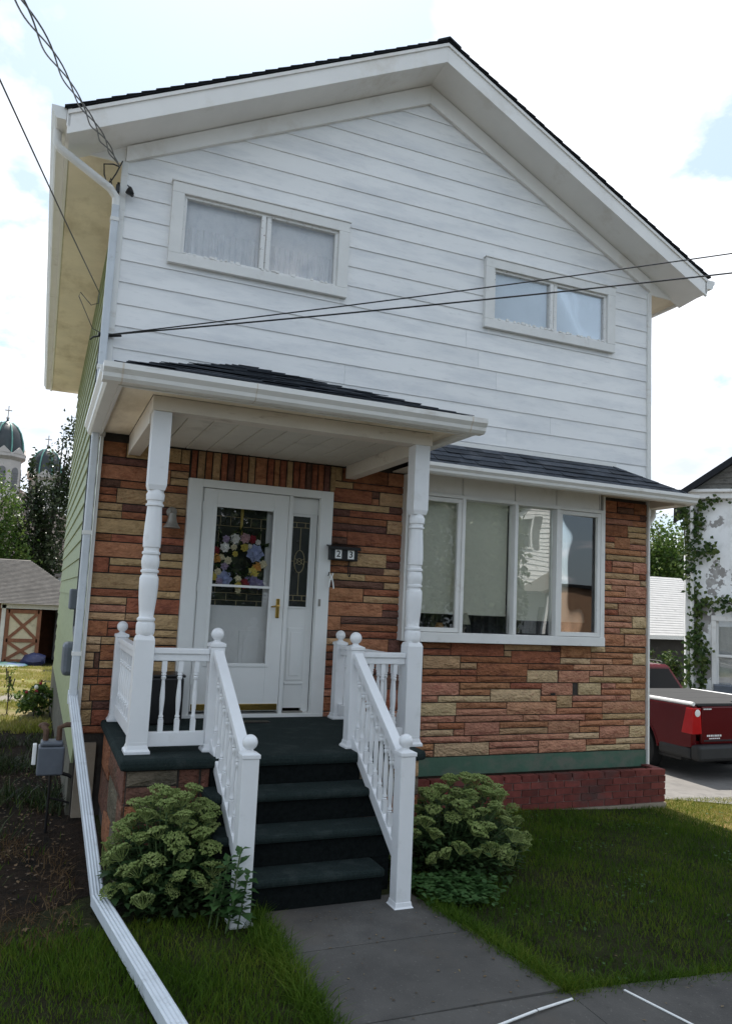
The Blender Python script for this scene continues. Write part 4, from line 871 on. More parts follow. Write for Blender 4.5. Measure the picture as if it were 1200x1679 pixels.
# flower wreath on the inner door, seen through the storm glass
wre = thing('wreath', (1.345, .04, 2.28), 'wreath of artificial flowers hanging behind the storm door glass', 'wreath')
wm = {k: mk('petal_'+k, c, .7, .2, 30) for k, c in dict(white=(.82,.80,.75), cream=(.76,.69,.48), blue=(.33,.37,.56), lilac=(.46,.36,.50), pink=(.58,.36,.38), red=(.30,.025,.04), yellow=(.68,.55,.12), orange=(.74,.38,.10), purple=(.24,.21,.36)).items()}
lm = leafmat('wreath_leaf', [(.012,.03,.012), (.03,.055,.02), (.05,.08,.03)], 20, .15)
V = []; Fq = []
for k in range(300):
    a = rnd.random()*6.283; rr_ = .17+rnd.gauss(0, .03); c = Vector((1.345+rr_*math.cos(a), .045+rnd.uniform(-.02, .02), 2.28+rr_*math.sin(a)*1.08))
    d = Vector((math.cos(a)+rnd.gauss(0,.7), rnd.gauss(-.3,.4), math.sin(a)+rnd.gauss(0,.7))).normalized(); s_ = d.orthogonal().normalized(); l = rnd.uniform(.04, .075); w = l*.3
    i = len(V); V += [c, c+d*l*.5+s_*w, c+d*l, c+d*l*.5-s_*w]; Fq.append((i, i+1, i+2, i+3))
stuff(fast_mesh('foliage', np.array([tuple(v) for v in V]), np.array(Fq), lm, wre))
m = MB(); m.box(1.335, 1.36, .066, .070, 2.44, 2.80); m.build('ribbon', mk('gold_ribbon', (.42, .30, .05), .4), wre)
def flower(x, z, r, col, kind=0):
    m = MB(); y0 = .03-rnd.uniform(0, .02); n = 7 if kind == 0 else 10; rings = 3
    for q in range(rings):
        rr2 = r*(1-q*.3); 
        for k in range(n-q):
            a = 6.283*(k+q*.5)/(n-q)+rnd.uniform(-.15, .15); dx, dz = math.cos(a), math.sin(a); sx_, sz_ = -dz, dx; w = rr2*.42; yb = y0-.006*q
            tip = -.004-.016*(q/2)+rnd.uniform(-.004, .006)
            m.v += [(x, yb, z), (x+dx*rr2*.6+sx_*w, yb-.004+tip, z+dz*rr2*.6+sz_*w), (x+dx*rr2, yb+tip+.006, z+dz*rr2), (x+dx*rr2*.6-sx_*w, yb-.004+tip, z+dz*rr2*.6-sz_*w)]
            i = len(m.v)-4; m.f += [(i, i+1, i+2), (i, i+2, i+3)]
    m.ball((x, y0-.018, z), r*.3, 8, 5)
    return m.build('flower', wm[col], wre)
FX = lambda u: 1.085+(u-190)/(1150-190)*.545; FZ = lambda v: 2.745-(v-120)/(1440-120)*.735
for (u, v, r, c) in ((540,620,75,'white'),(370,780,75,'white'),(385,640,60,'lilac'),(710,600,80,'pink'),(830,610,65,'red'),(940,655,45,'white'),(715,760,65,'yellow'),(900,850,135,'blue'),(235,840,60,'red'),(255,970,70,'orange'),(330,950,50,'cream'),(440,1000,60,'cream'),(390,1100,60,'lilac'),(210,1280,70,'yellow'),(280,1200,55,'cream'),(400,1310,120,'blue'),(320,1350,60,'lilac'),(625,1310,60,'cream'),(760,1380,85,'red'),(640,1420,60,'yellow'),(870,1330,110,'purple'),(990,1380,80,'purple'),(890,1170,85,'yellow'),(950,1080,75,'orange'),(1050,1030,65,'cream'),(550,880,45,'yellow'),(525,770,50,'cream'),(800,740,45,'white'),(640,1500,45,'cream')):
    flower(FX(u), FZ(v), r/1320*.735*1.25, c)

# brick edging in front of the foundation
pl = thing('brick_planter', (5.0, -.17, -.2), 'low red brick planter wall along the green foundation', 'planter')
px0, px1, py = 2.62, 6.285, -.30
def pb(x): return -.075-.030*(x-4)    # bottom follows the lawn
m = MB(); m.box(px0, px1-.012, py+.012, -.012, -.45, .165); m.build('core', M['bmortar'], pl)
m = MB(); m.box(px0, px1-.02, py+.03, -.02, .166, .185); m.build('soil', M['mulch'], pl)
m = MB(); m.box(px0, px1+.006, py-.006, -.012, -.6, -.155); m.build('footing', M['parge'], pl)
bm_ = []
for i in range(4):
    m = MB(); r = random.Random(i); m.box(-.5, .5, -.5, .5, -.5, .5); m.v = [tuple(c*(1+r.uniform(-.03, .03)) for c in v) for v in m.v]
    me = bpy.data.meshes.new('brick'); me.from_pydata(m.v, [], m.f); me.materials.append(M['brick']); bm_.append(me)
def brick(x0, x1, y0, y1, z0, z1):
    o = bpy.data.objects.new('brick', rnd.choice(bm_)); COL.objects.link(o); o.parent = pl
    o.scale = (x1-x0, y1-y0, z1-z0); o.location = Vector(((x0+x1)/2, (y0+y1)/2, (z0+z1)/2))-wl(pl); o.rotation_euler.z = rnd.uniform(-.006, .006)
for r_ in range(5):
    z1 = .205-r_*.072; z0 = z1-.063; x = px1-(0 if r_ % 2 == 0 else .105)
    if r_ % 2: brick(px1-.099, px1, py, py+.095, z0, z1)
    while x > px0+.05:
        x0 = max(px0, x-.205); brick(x0, x-.008, py+rnd.uniform(-.003, .003), py+.095, z0, z1); x -= .213
    for (ya, yb) in ((py+.10, py+.19), (py+.2, -.02)):
        brick(px1-.095, px1+rnd.uniform(-.002, .003), ya, yb, z0, z1)

# ------------------------------------------------------------------ things along the left flank
m = MB()
def ribbed(m, p0, p1, w, h):     # corrugated rectangular pipe
    p0 = Vector(p0); p1 = Vector(p1); d = (p1-p0).normalized(); a = d.cross(Vector((0,0,1))).normalized(); u = a.cross(d); q = []
    n = 8
    for k in range(n+1): q.append(a*(w*(k/n-.5))+u*(h/2+(.004 if k % 2 else 0)))
    for k in range(n+1): q.append(a*(w*(.5-k/n))-u*(h/2))
    m.prism([p0+x for x in q], p1-p0)
ext = MB(); A = Vector((-.055,-.10,.99)); B = Vector((.085,-2.17,.06)); Cc = Vector((.325,-3.80,.035))
ribbed(ext, A, B, .072, .055); ext.prism([A+Vector((-.042,.01,.035)), A+Vector((.042,.01,.035)), A+Vector((.042,.01,-.05)), A+Vector((-.042,.01,-.05))], (0, .06, .03))
ext = ext.build('downspout_extension', M['pipe'], bev=.002); tag(ext, 'long white ribbed downspout extension running down and across the grass', 'drain pipe')
m = MB(); ribbed(m, B+Vector((0,.02,.0)), Cc, .082, .064); m.build('ground_pipe', M['pipe'], ext, bev=.002)
# gas meter
gm = thing('gas_meter', (-.19, -.35, .45), 'grey gas meter with rusty pipes beside the left corner of the house', 'gas meter')
m = MB(); m.box(-.30, -.10, -.50, -.32, .44, .66); m.lathe([(.075,.0),(.08,.02),(.08,.06),(.06,.075)], (-.20,-.503,.56), 16, ax='y'); m.build('body', M['meter'], gm, bev=.03)
m = MB(); m.box(-.285, -.115, -.49, -.33, .661, .70); m.build('top_casting', M['meter'], gm, bev=.015)
m = MB(); m.tube([(-.15,-.41,.70),(-.15,-.41,.80),(-.10,-.41,.82),(-.04,-.41,.82)], .022, 8); m.tube([(-.25,-.41,.70),(-.25,-.41,.78),(-.27,-.38,.80),(-.27,-.2,.78)], .022, 8); m.ball((-.27,-.3,.80), .042, 12, 8, .6); m.build('inlet_pipe', M['pipe_rust'], gm, smooth=True)
m = MB(); m.tube([(-.19,-.41,.44),(-.19,-.41,-.05)], .011, 8); m.tube([(-.13,-.40,.44),(-.06,-.40,.42),(-.03,-.40,.40)], .014, 8); m.tube([(-.19,-.41,.25),(-.08,-.41,.22),(-.03,-.41,.2)], .009, 6); m.build('support_pipe', M['black'], gm, smooth=True)
m = MB(); m.box(-.34, -.31, -.47, -.40, .52, .68); m.build('index_box', M['white_print'], gm, bev=.006)
# electric boxes on the flank
em = thing('electric_meter', (-.1, 1.0, 1.4), 'grey electric meter box and conduit on the pale green side wall', 'electric meter')
m = MB(); m.box(-.15, -.024, .45, .75, 1.12, 1.42); m.build('lower_box', M['meter'], em, bev=.04)
m = MB(); m.box(-.12, -.024, .8, 1.05, 1.72, 1.92); m.lathe([(.07,-.12),(.075,-.16),(.06,-.18)], (0,.92,1.82), 14, ax='x') if False else None; m.build('upper_box', M['meter'], em, bev=.015)
m = MB(); m.tube([(-.05,.92,1.72),(-.05,.90,1.55),(-.05,.6,1.45),(-.05,.5,1.42)], .018, 8); m.tube([(-.045,.95,1.92),(-.045,.95,4.2),(-.045,.4,5.2),(-.04,.05,5.75)], .014, 8); m.build('conduit', M['black'], em, smooth=True)
# wires
def sagline(p0, p1, sag, n=26):
    p0 = Vector(p0); p1 = Vector(p1); return [p0.lerp(p1, k/n)-Vector((0,0,4*sag*(k/n)*(1-k/n))) for k in range(n+1)]
def unproj(px, py_, y):
    d = _f+(px-600)/1275.1*_r-(py_-839.5)/1275.1*_u; t = (y+7.308)/d.y; return Vector((-.409,-7.308,1.917))+d*t
sc_ = thing('service_cable', (-.05, -.06, 5.86), 'twisted black three strand service cable dropping to the left gable corner', 'cable')
E0 = Vector((-.05,-.07,5.84)); E1 = unproj(70, 0, -3.0); E1 = E0+(E1-E0)*6; line = sagline(E0, E1, .35, 220)
for s in range(3):
    q = []
    for k, p in enumerate(line):
        a = k*.30*(1+.2*math.sin(k*.05))+s*2.094; rr_ = .022*min(1, k/8)*(.8+.5*math.sin(k*.13)**2); q.append(p+Vector((math.cos(a)*rr_, 0, math.sin(a)*rr_)))
    m = MB(); m.tube(q, .0052, 6); m.build('strand', M['rubber'], sc_, smooth=True)
m = MB(); m.tube([E0, E0+Vector((-.06,.0,.01)), E0+Vector((-.14,.02,.0)), E0+Vector((-.13,.02,-.10)), E0+Vector((-.09,.02,-.20)), E0+Vector((-.03,0,-.08)), E0+Vector((.02,.0,.06))], .007, 6)
m.tube([E0+Vector((-.09,.02,-.20)), E0+Vector((-.07,.02,-.12)), E0+Vector((-.05,.01,-.22)), E0+Vector((-.02,.01,-.30))], .006, 6); m.build('drip_loop', M['rubber'], sc_, smooth=True)
m = MB(); m.box(-.07, -.034, -.09, -.03, 5.58, 5.66); m.build('bracket', M['black'], sc_, bev=.008)
ins = MB(); ins.tube([(.035,-.03,5.70),(.045,-.07,5.67)], .006, 6); ins.lathe([(.012,5.66),(.03,5.63),(.04,5.60),(.022,5.59)], (.055,-.085,0), 10); ins.tube([(.055,-.085,5.60),(.085,-.09,5.575)], .015, 6)
tag(ins.build('insulator', M['black'], smooth=True), 'small brown insulator knob on the siding by the left gable corner', 'insulator')
w0 = Vector((-.05,-.06,4.22))
for (px_, py_, lab) in ((1200, 398, 'upper of the two black phone wires crossing the front of the house'), (1200, 430, 'lower of the two black phone wires crossing the front of the house')):
    far = unproj(px_, py_, -2.3); far = w0+(far-w0)*2.2; m = MB(); m.tube(sagline(w0, far, .10), .0075 if py_ == 430 else .006, 6)
    tag(m.build('phone_wire', M['rubber'], smooth=True), lab, 'wire', 'wires across the front of the house')
m = MB(); m.tube([w0+Vector((-.06,.0,0)), w0, w0+Vector((.14,-.02,.012))], [.016,.022,.01], 8); m.tube([w0, w0+Vector((-.10,.05,-.02)), w0+Vector((-.12,.1,-.03))], .008, 6); m.box(-.07,-.03,-.08,-.02,4.13,4.24)
tag(m.build('wire_clamp', M['black'], smooth=False), 'black wire clamp at the left corner above the porch gutter', 'clamp')
l0 = Vector((-.13,-.02,4.62)); l1 = unproj(0, 105, -3.0); l1 = l0+(l1-l0)*3; m = MB(); m.tube(sagline(l0, l1, .08), .005, 6)
m.tube([l0, l0+Vector((-.0,.0,-.10)), l0+Vector((-.06,.0,-.13)), l0+Vector((-.16,.02,-.02)), l0+Vector((-.17,.02,-.06)), l0+Vector((-.03,.02,-.34)), w0], .004, 6)
tag(m.build('phone_wire', M['rubber'], smooth=True), 'thin single wire slanting down past the left eave to the corner', 'wire')

# white strips on the pavement and a marker post at the edge of the picture
m = MB(); za_ = lambda x, y: zsw(x, y)+.006; m.bar((2.235,-3.912,za_(2.235,-3.912)), (1.99,-3.968,za_(1.99,-3.968)), .013, .005); m.bar((1.98,-3.970,za_(1.98,-3.97)), (1.56,-4.066,za_(1.56,-4.066)), .013, .005)
tag(m.build('pavement_strip', M['white_print']), 'white plastic strip on the pavement left of the lawn tip, with one break', 'strip')
m = MB(); m.bar((2.585,-3.885,.004+zsw(2.6,-3.9)), (2.74,-4.45,.004+zsw(2.7,-4.4)), .011, .005)
tag(m.build('pavement_strip', M['white_print']), 'unbroken white plastic strip on the pavement right of the lawn tip', 'strip')

m = MB(); m.box(3.392, 3.44, -3.90, -3.86, -.14, .135); m.lathe([(.03, .135), (.012, .15)], (3.416, -3.88, 0), 4, ph=math.pi/4)
tag(m.build('marker_stake', M['white_print'], bev=.004), 'short white marker stake at the right edge where lawn meets pavement', 'stake')

# ------------------------------------------------------------------ plants by the steps
M['sleaf'] = leafmat('sedum_leaf', [(.022,.050,.018), (.045,.085,.03), (.07,.12,.045)], 9, .25)
M['shead'] = leafmat('sedum_flower_buds', [(.12,.17,.045), (.22,.28,.085), (.32,.37,.14)], 14, .2, .6)
M['stem'] = mk('plant_stem', (.09, .14, .05), .6, .2, 20)
M['grass'] = leafmat('lawn_grass', [(.034,.072,.005), (.064,.124,.009), (.135,.17,.02)], 1.6, .3, .7)
M['clover'] = leafmat('round_leaf_cover', [(.03,.075,.02), (.055,.12,.035), (.08,.15,.05)], 8, .3)
M['tleaf'] = leafmat('tree_leaves', [(.010,.020,.007), (.03,.046,.016), (.13,.15,.08)], .7, .3, .3)
M['yleaf'] = leafmat('bright_green_leaves', [(.03,.065,.012), (.075,.13,.025), (.15,.20,.05)], .8, .4, .4)  # brighter, yellower green than tree_leaves
M['ivy'] = leafmat('ivy_leaves', [(.02,.045,.012), (.05,.085,.02), (.12,.15,.04)], 3, .3)
M['bark'] = mk('bark', (.06, .05, .042), .9, .3, 8, bump=(20, .6, .03))
def leaf_arrays(C, D, N, Lw, fold=.25):
    """C base points, D leaf direction, N approx normals, Lw (len,width) -> verts, quads(2 per leaf)"""
    C = np.asarray(C, float); D = np.asarray(D, float); N = np.asarray(N, float); L, w = [np.asarray(q, float)[:, None] for q in Lw]
    D /= np.linalg.norm(D, axis=1)[:, None]+1e-9; Sd = np.cross(D, N); Sd /= np.linalg.norm(Sd, axis=1)[:, None]+1e-9; U = np.cross(Sd, D)
    a = C; b = C+D*L*.45+Sd*w+U*w*fold; c = C+D*L-U*L*.12; d = C+D*L*.45-Sd*w+U*w*fold; m = C+D*L*.5
    V = np.stack([a, b, c, d, m], 1).reshape(-1, 3); i = np.arange(len(C))[:, None]*5
    F = np.concatenate([i+np.array([[0, 4, 1]]), i+np.array([[1, 4, 2]]), i+np.array([[2, 4, 3]]), i+np.array([[3, 4, 0]])])
    return V, F
def head_mesh(seed):
    r = random.Random(seed); m = MB(); R0 = .068
    cl = [(0, 0)]+[(.55*math.cos(k*1.047+r.random()*.4), .55*math.sin(k*1.047+r.random()*.4)) for k in range(6)]+[(.95*math.cos(k*.63+r.random()*.4), .95*math.sin(k*.63+r.random()*.4)) for k in range(10)]
    for (cx, cy) in cl:
        cx *= R0; cy *= R0; cz = .028*(1-(cx*cx+cy*cy)/R0**2)+r.uniform(-.008, .006)
        m.tube([(0, 0, -.06), (cx*.7, cy*.7, cz-.025), (cx, cy, cz-.004)], .0022, 3, caps=False)
        for k in range(13):
            a = r.random()*6.283; q = .021*math.sqrt(r.random()); x, y = cx+q*math.cos(a), cy+q*math.sin(a); z = cz+.010*(1-(q/.021)**2)+r.uniform(-.003, .003); s = r.uniform(.006, .0085)
            i = len(m.v); m.v += [(x, y, z-s), (x+s, y, z), (x, y+s, z), (x-s, y, z), (x, y-s, z), (x, y, z+s*1.2)]
            m.f += [(i, i+2, i+1), (i, i+3, i+2), (i, i+4, i+3), (i, i+1, i+4), (i+5, i+1, i+2), (i+5, i+2, i+3), (i+5, i+3, i+4), (i+5, i+4, i+1)]
    me = bpy.data.meshes.new('flower_head'); me.from_pydata(m.v, [], m.f); me.materials.append(M['shead']); return me
HEADS = [head_mesh(k) for k in range(6)]
def sedum(c, rx, ry, h, n, label, seed, lean=(0, 0), skip=None):
    r = random.Random(seed); t = thing('sedum_plant', (c[0], c[1], zf(c[0], c[1])), label, 'plant', 'flowering sedums either side of the steps'); z0 = zf(c[0], c[1])
    LC, LD, LN, LL, LW = [], [], [], [], []; st = MB(); placed = []; tries = 0
    while len(placed) < n and tries < 6000:
        tries += 1
        u = r.random()*6.283; w = r.random()**.62; dx, dy = w*math.cos(u), w*math.sin(u)
        zz = h*(1-.66*w**2.2)*r.uniform(.78, 1.05)
        if w > .8: zz *= r.uniform(.62, 1.0)
        p = Vector((c[0]+dx*rx+lean[0]*zz, c[1]+dy*ry+lean[1]*zz, z0+zz))
        if any((p-q).length < .098 for q in placed) or (skip and skip(p)): continue
        placed.append(p)
        root = Vector((c[0]+dx*rx*.35, c[1]+dy*ry*.35, z0)); mid = root.lerp(p, .55)+Vector((dx*.03, dy*.03, .02))
        st.tube([root, mid, p-Vector((0, 0, .045))], [.006, .005, .004], 5, caps=False)
        o = bpy.data.objects.new('flower_head', r.choice(HEADS)); COL.objects.link(o); o.parent = t; o.location = p-wl(t); s = r.uniform(.62, 1.02); o.scale = (s, s*r.uniform(.85, 1.1), s)
        o.rotation_euler = (-dy*.75*w+r.uniform(-.28, .28), dx*.75*w+r.uniform(-.28, .28), r.random()*6.28)
        for k in range(22):
            f = .2+.76*k/22; q = (root.lerp(mid, f/.55) if f < .55 else mid.lerp(p, (f-.55)/.45)); a = k*1.571+r.uniform(-.5, .5); 
            LC.append(q); LD.append((math.cos(a), math.sin(a), r.uniform(.05, .7))); LN.append((0, 0, 1)); l = r.uniform(.055, .10)*(1.1-.3*f); LL.append(l); LW.append(l*.27)
    for k in range(int(n*16)):     # lower skirt leaves
        u = r.random()*6.283; w = r.uniform(.5, 1.0); LC.append((c[0]+w*rx*math.cos(u)*.95, c[1]+w*ry*math.sin(u)*.95, z0+r.uniform(.02, h*.62*(1.15-w*.5)))); LD.append((math.cos(u)+r.gauss(0, .6), math.sin(u)+r.gauss(0, .6), r.uniform(-.3, .8))); LN.append((0, 0, 1)); l = r.uniform(.04, .085); LL.append(l); LW.append(l*.3)
    LC = np.array([tuple(x) for x in LC]); ok = np.ones(len(LC), bool)
    if skip: ok = np.array([not skip(Vector(x)) for x in LC])
    V, Fq = leaf_arrays(LC[ok], np.array(LD)[ok], np.array(LN)[ok], (np.array(LL)[ok], np.array(LW)[ok]))
    stuff(fast_mesh('foliage', V, Fq, M['sleaf'], t)); st.build('stems', M['stem'], t)
    return t
sedum((.50, -2.13), .45, .34, .70, 66, 'green sedum bush left of the steps, behind the left foot post', 3, skip=lambda p: p.x < .13 or p.y > -1.80 or (p.x > .74 and p.y > -2.42) or (p.x > .79 and p.y > -2.66 and p.z < .9) or p.x > .98)
sedum((2.62, -1.92), .62, .46, .66, 74, 'green sedum bush right of the steps, leaning out over the lawn', 9, lean=(.16, -.05), skip=lambda p: (p.x < 2.46 and p.y > -1.80) or p.x < 2.0 or p.y > -.34)
# broad leaved weed by the left foot post
wd = thing('weed', (.90, -2.68, 0), 'broad leaved weed growing against the left foot post', 'plant'); r = random.Random(4); C_, D_, N_, L_, W_ = [], [], [], [], []
st = MB(); 
for bx_, by_, hh_ in ((.80, -2.64, .46), (.74, -2.60, .40), (.85, -2.66, .33), (.70, -2.58, .30), (.78, -2.67, .22)):
    st.tube([(bx_-.02,by_+.02,-.02), (bx_,by_,hh_*.5), (bx_+.02,by_-.02,hh_)], .005, 5)
    for k in range(22):
        f = .2+.8*k/22; a = k*2.4; C_.append((bx_+.02*f, by_-.02*f, hh_*f)); D_.append((math.cos(a), math.sin(a)-.35, r.uniform(-.2, .6))); N_.append((0, 0, 1)); l = r.uniform(.07, .12)*(1.15-.5*f); L_.append(l); W_.append(l*.33)
V, Fq = leaf_arrays(C_, D_, N_, (L_, W_)); stuff(fast_mesh('foliage', V, Fq, M['clover'], wd)); st.build('stem', M['stem'], wd)
# round leaved ground cover at the right foot post
k = 900; ang = npr.random(k)*6.283; rad = np.sqrt(npr.random(k)); cx = 2.30+.30*rad*np.cos(ang)+.12*npr.random(k); cy = -2.48+.26*rad*np.sin(ang)
ok = (cx > 2.03)&(cy < -2.15); cx, cy = cx[ok], cy[ok]; k = len(cx); cz = zg(cx, cy)+.03+.10*npr.random(k)*(1-.6*np.abs(cy+2.45)/.3)
a = npr.random(k)*6.283; V, Fq = leaf_arrays(np.stack([cx, cy, cz], 1), np.stack([np.cos(a), np.sin(a), npr.normal(.1, .2, k)], 1), np.tile([0, 0, 1.], (k, 1)), (npr.uniform(.03, .06, k), npr.uniform(.014, .026, k)), fold=.1)
gc = fast_mesh('ground_cover', V, Fq, M['clover']); stuff(gc)
gc['label'] = 'low round leaved ground cover beside the right foot post'; gc['category'] = 'ground cover'

# grass blades
def blades(x, y, h, w, lean=.5, zoff=0.):
    n = len(x); a = npr.random(n)*6.283; tl = npr.random(n)*6.283; ln = h*lean*npr.random(n)
    z = zg(x, y)+zoff; B = np.stack([x, y, z], 1); sx = np.stack([np.cos(a)*w, np.sin(a)*w, np.zeros(n)], 1)
    T = np.stack([np.cos(tl)*ln, np.sin(tl)*ln, h*np.sqrt(np.clip(1-(lean*.7)**2*npr.random(n), .1, 1))], 1); Md = T*.55*np.array([.75, .75, 1.12])
    V = np.stack([B-sx, B+sx, B+Md+sx*.75, B+Md-sx*.75, B+T], 1).reshape(-1, 3); i = np.arange(n)[:, None]*5
    F = np.concatenate([i+np.array([[0, 1, 2]]), i+np.array([[0, 2, 3]]), i+np.array([[3, 2, 4]])]); return V, F
def patchy(x, y, s=1.7):
    return .5+.25*np.sin(x*s*2.1+1.3*np.sin(y*s*1.7))+.25*np.sin(y*s*2.7+1.9*np.sin(x*s*1.3)+.7)
def walk_edge(y): return 2.06+.18*np.clip((-2.4-y)/1.4, 0, 1)
VV, FF, off = [], [], 0
def addg(x, y, h, w, lean=.5):
    global off
    V, F_ = blades(x, y, h, w, lean); VV.append(V); FF.append(F_+off); off += len(V)
n = 105000; x = npr.uniform(2.0, 8.6, n); y = -3.84+npr.random(n)**.9*3.9
ok = (x > walk_edge(y)-.02+.03*np.sin(y*9))&~((x > 2.4)&(x < 6.3)&(y > -.32))&(y > -3.86+.05*np.sin(x*6))&~((x < 2.5)&(y > -1.75))
x, y = x[ok], y[ok]; pt = patchy(x, y); keep = npr.random(len(x)) < .55+.5*pt; x, y, pt = x[keep], y[keep], pt[keep]
addg(x, y, npr.uniform(.022, .055, len(x))*(.7+.6*pt), npr.uniform(.0016, .003, len(x)), .9)
n = 4200; t = npr.random(n); e = npr.random(n)     # long blades lying over the pavement edges
y = -2.62-1.22*t; x = walk_edge(y)+npr.normal(.03, .035, n); addg(x, y, npr.uniform(.05, .11, n), npr.uniform(.0018, .003, n), 1.5)
x = 2.24+5.*npr.random(n)**1.5; y = -3.83+npr.normal(.02, .04, n); addg(x, y, npr.uniform(.05, .11, n), npr.uniform(.0018, .003, n), 1.5)
n = 52000; x = npr.uniform(-1.9, 1.0, n); y = npr.uniform(-3.86, -1.9, n); ok = (y < -1.98+.3*np.sin(x*4)-.15*(x < .1)+.35*(npr.random(len(x))-.5))&~((x > .0)&(x < .9)&(y > -2.4)); x, y = x[ok], y[ok]; pt = patchy(x, y, 2.3); keep = npr.random(len(x)) < .35+.7*pt; x, y, pt = x[keep], y[keep], pt[keep]
addg(x, y, npr.uniform(.02, .065, len(x))*(.7+.7*pt), npr.uniform(.0016, .003, len(x)), .95)
n = 2600; y = -2.45-1.4*npr.random(n); x = 1.0+npr.normal(-.03, .04, n); addg(x, y, npr.uniform(.06, .13, n), npr.uniform(.002, .003, n), 1.4)
n = 9000; x = npr.uniform(-2.6, -.05, n); y = npr.uniform(-2.0, 5.5, n); keep = npr.random(n) < .12+.5*(patchy(x, y, 1.1) > .72); addg(x[keep], y[keep], npr.uniform(.03, .10, keep.sum()), npr.uniform(.002, .004, keep.sum()), 1.1)
stuff(fast_mesh('lawn', np.concatenate(VV), np.concatenate(FF), M['grass']))
M['verge'] = mk('sandy_soil_sunlit_tone', (.24, .15, .075), .95, .35, 5, dirt=((.13, .12, .04), .46, .62, 3, (1, 1, 1)), bump=(50, .6, .015), spec=.1)  # ochre soil, its colour also raised to paint the verge as sunlit
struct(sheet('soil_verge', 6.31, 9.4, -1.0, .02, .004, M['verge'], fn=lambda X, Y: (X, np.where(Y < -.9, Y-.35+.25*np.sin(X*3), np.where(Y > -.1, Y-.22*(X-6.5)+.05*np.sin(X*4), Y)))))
M['yardsoil'] = mk('yard_soil_sunlit_tone', (.17, .14, .07), .95, .3, 2, dirt=((.12, .13, .03), .45, .62, 1.3, (1, 1, 1)), bump=(50, .6, .015), spec=.1)  # worn yard ground with the sunshine on it mixed into the base colour
struct(sheet('back_yard', -6, -.06, 5.2, 23.8, .006, M['yardsoil']))
# yellow-green grass of yard and driveway edge, sunlit brightness put into its colour
VV, FF, off = [], [], 0
n = 60000; x = npr.uniform(-5, 1.2, n); y = 4.8+17*npr.random(n)**1.2; ok = ~((x > -.06)&(y < 9.4))&(patchy(x, y, .9)+.35*npr.random(n) > .5); x, y = x[ok], y[ok]; addg(x, y, npr.uniform(.04, .11, len(x)), npr.uniform(.005, .010, len(x)), 1.0)
M['ygrass'] = leafmat('sunlit_tone_grass', [(.15,.17,.022), (.27,.26,.055), (.40,.33,.13)], 1.1, .3)
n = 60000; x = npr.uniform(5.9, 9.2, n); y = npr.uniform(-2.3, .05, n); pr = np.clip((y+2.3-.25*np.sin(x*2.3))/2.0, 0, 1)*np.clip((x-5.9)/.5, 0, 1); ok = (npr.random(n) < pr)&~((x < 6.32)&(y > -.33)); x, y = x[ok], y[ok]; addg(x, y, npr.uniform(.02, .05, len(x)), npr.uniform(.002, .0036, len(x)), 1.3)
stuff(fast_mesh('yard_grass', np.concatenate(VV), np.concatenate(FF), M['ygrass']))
M['ypath'] = mk('worn_stone_path', (.17, .15, .125), .9, .2, 3, dirt=((.10, .10, .05), .5, .7, 2, (1, 1, 1)), bump=(40, .4, .01))
struct(sheet('yard_path', -2.6, .3, 9.6, 11.6, .018, M['ypath'], fn=lambda X, Y: (X, Y+.3*np.sin(X*2))))
# weeds, clover and fallen bits among the grass
n = 2600; x = npr.uniform(2.1, 8.4, n); y = npr.uniform(-3.8, -.4, n); cl_ = (patchy(x*1.7+3, y*1.9, 1.3) > .68)&(x > walk_edge(y)+.03)&~((x > 2.4)&(x < 6.3)&(y > -.36)); x, y = x[cl_], y[cl_]; k = len(x); a = npr.random(k)*6.283
V, Fq = leaf_arrays(np.stack([x, y, zg(x, y)+npr.uniform(.02, .05, k)], 1), np.stack([np.cos(a), np.sin(a), npr.normal(.1, .25, k)], 1), np.tile([0, 0, 1.], (k, 1)), (npr.uniform(.015, .04, k), npr.uniform(.006, .014, k)), fold=.1); stuff(fast_mesh('lawn_weeds', V, Fq, M['clover']))
n = 150; x = np.concatenate([npr.uniform(1.0, 2.2, 60), npr.uniform(2.2, 7, 60), npr.uniform(.9, 4.0, 30)]); y = np.concatenate([npr.uniform(-3.8, -2.5, 60), npr.uniform(-3.7, -.5, 60), npr.uniform(-4.5, -3.85, 30)]); zl = np.where(y < -3.83, [zsw(a_, b_) for a_, b_ in zip(x, y)], np.where(x < walk_edge(y), .0, zg(x, y)+.03))+.004; a = npr.random(n)*6.283
V, Fq = leaf_arrays(np.stack([x, y, zl], 1), np.stack([np.cos(a), np.sin(a), npr.normal(.05, .1, n)], 1), np.tile([0, 0, 1.], (n, 1)), (npr.uniform(.008, .03, n), npr.uniform(.003, .008, n)), fold=.15); M['litter'] = leafmat('dry_litter', [(.06,.04,.02), (.14,.09,.045), (.24,.19,.11)], 9, .1); stuff(fast_mesh('fallen_leaves', V, Fq, M['litter']))
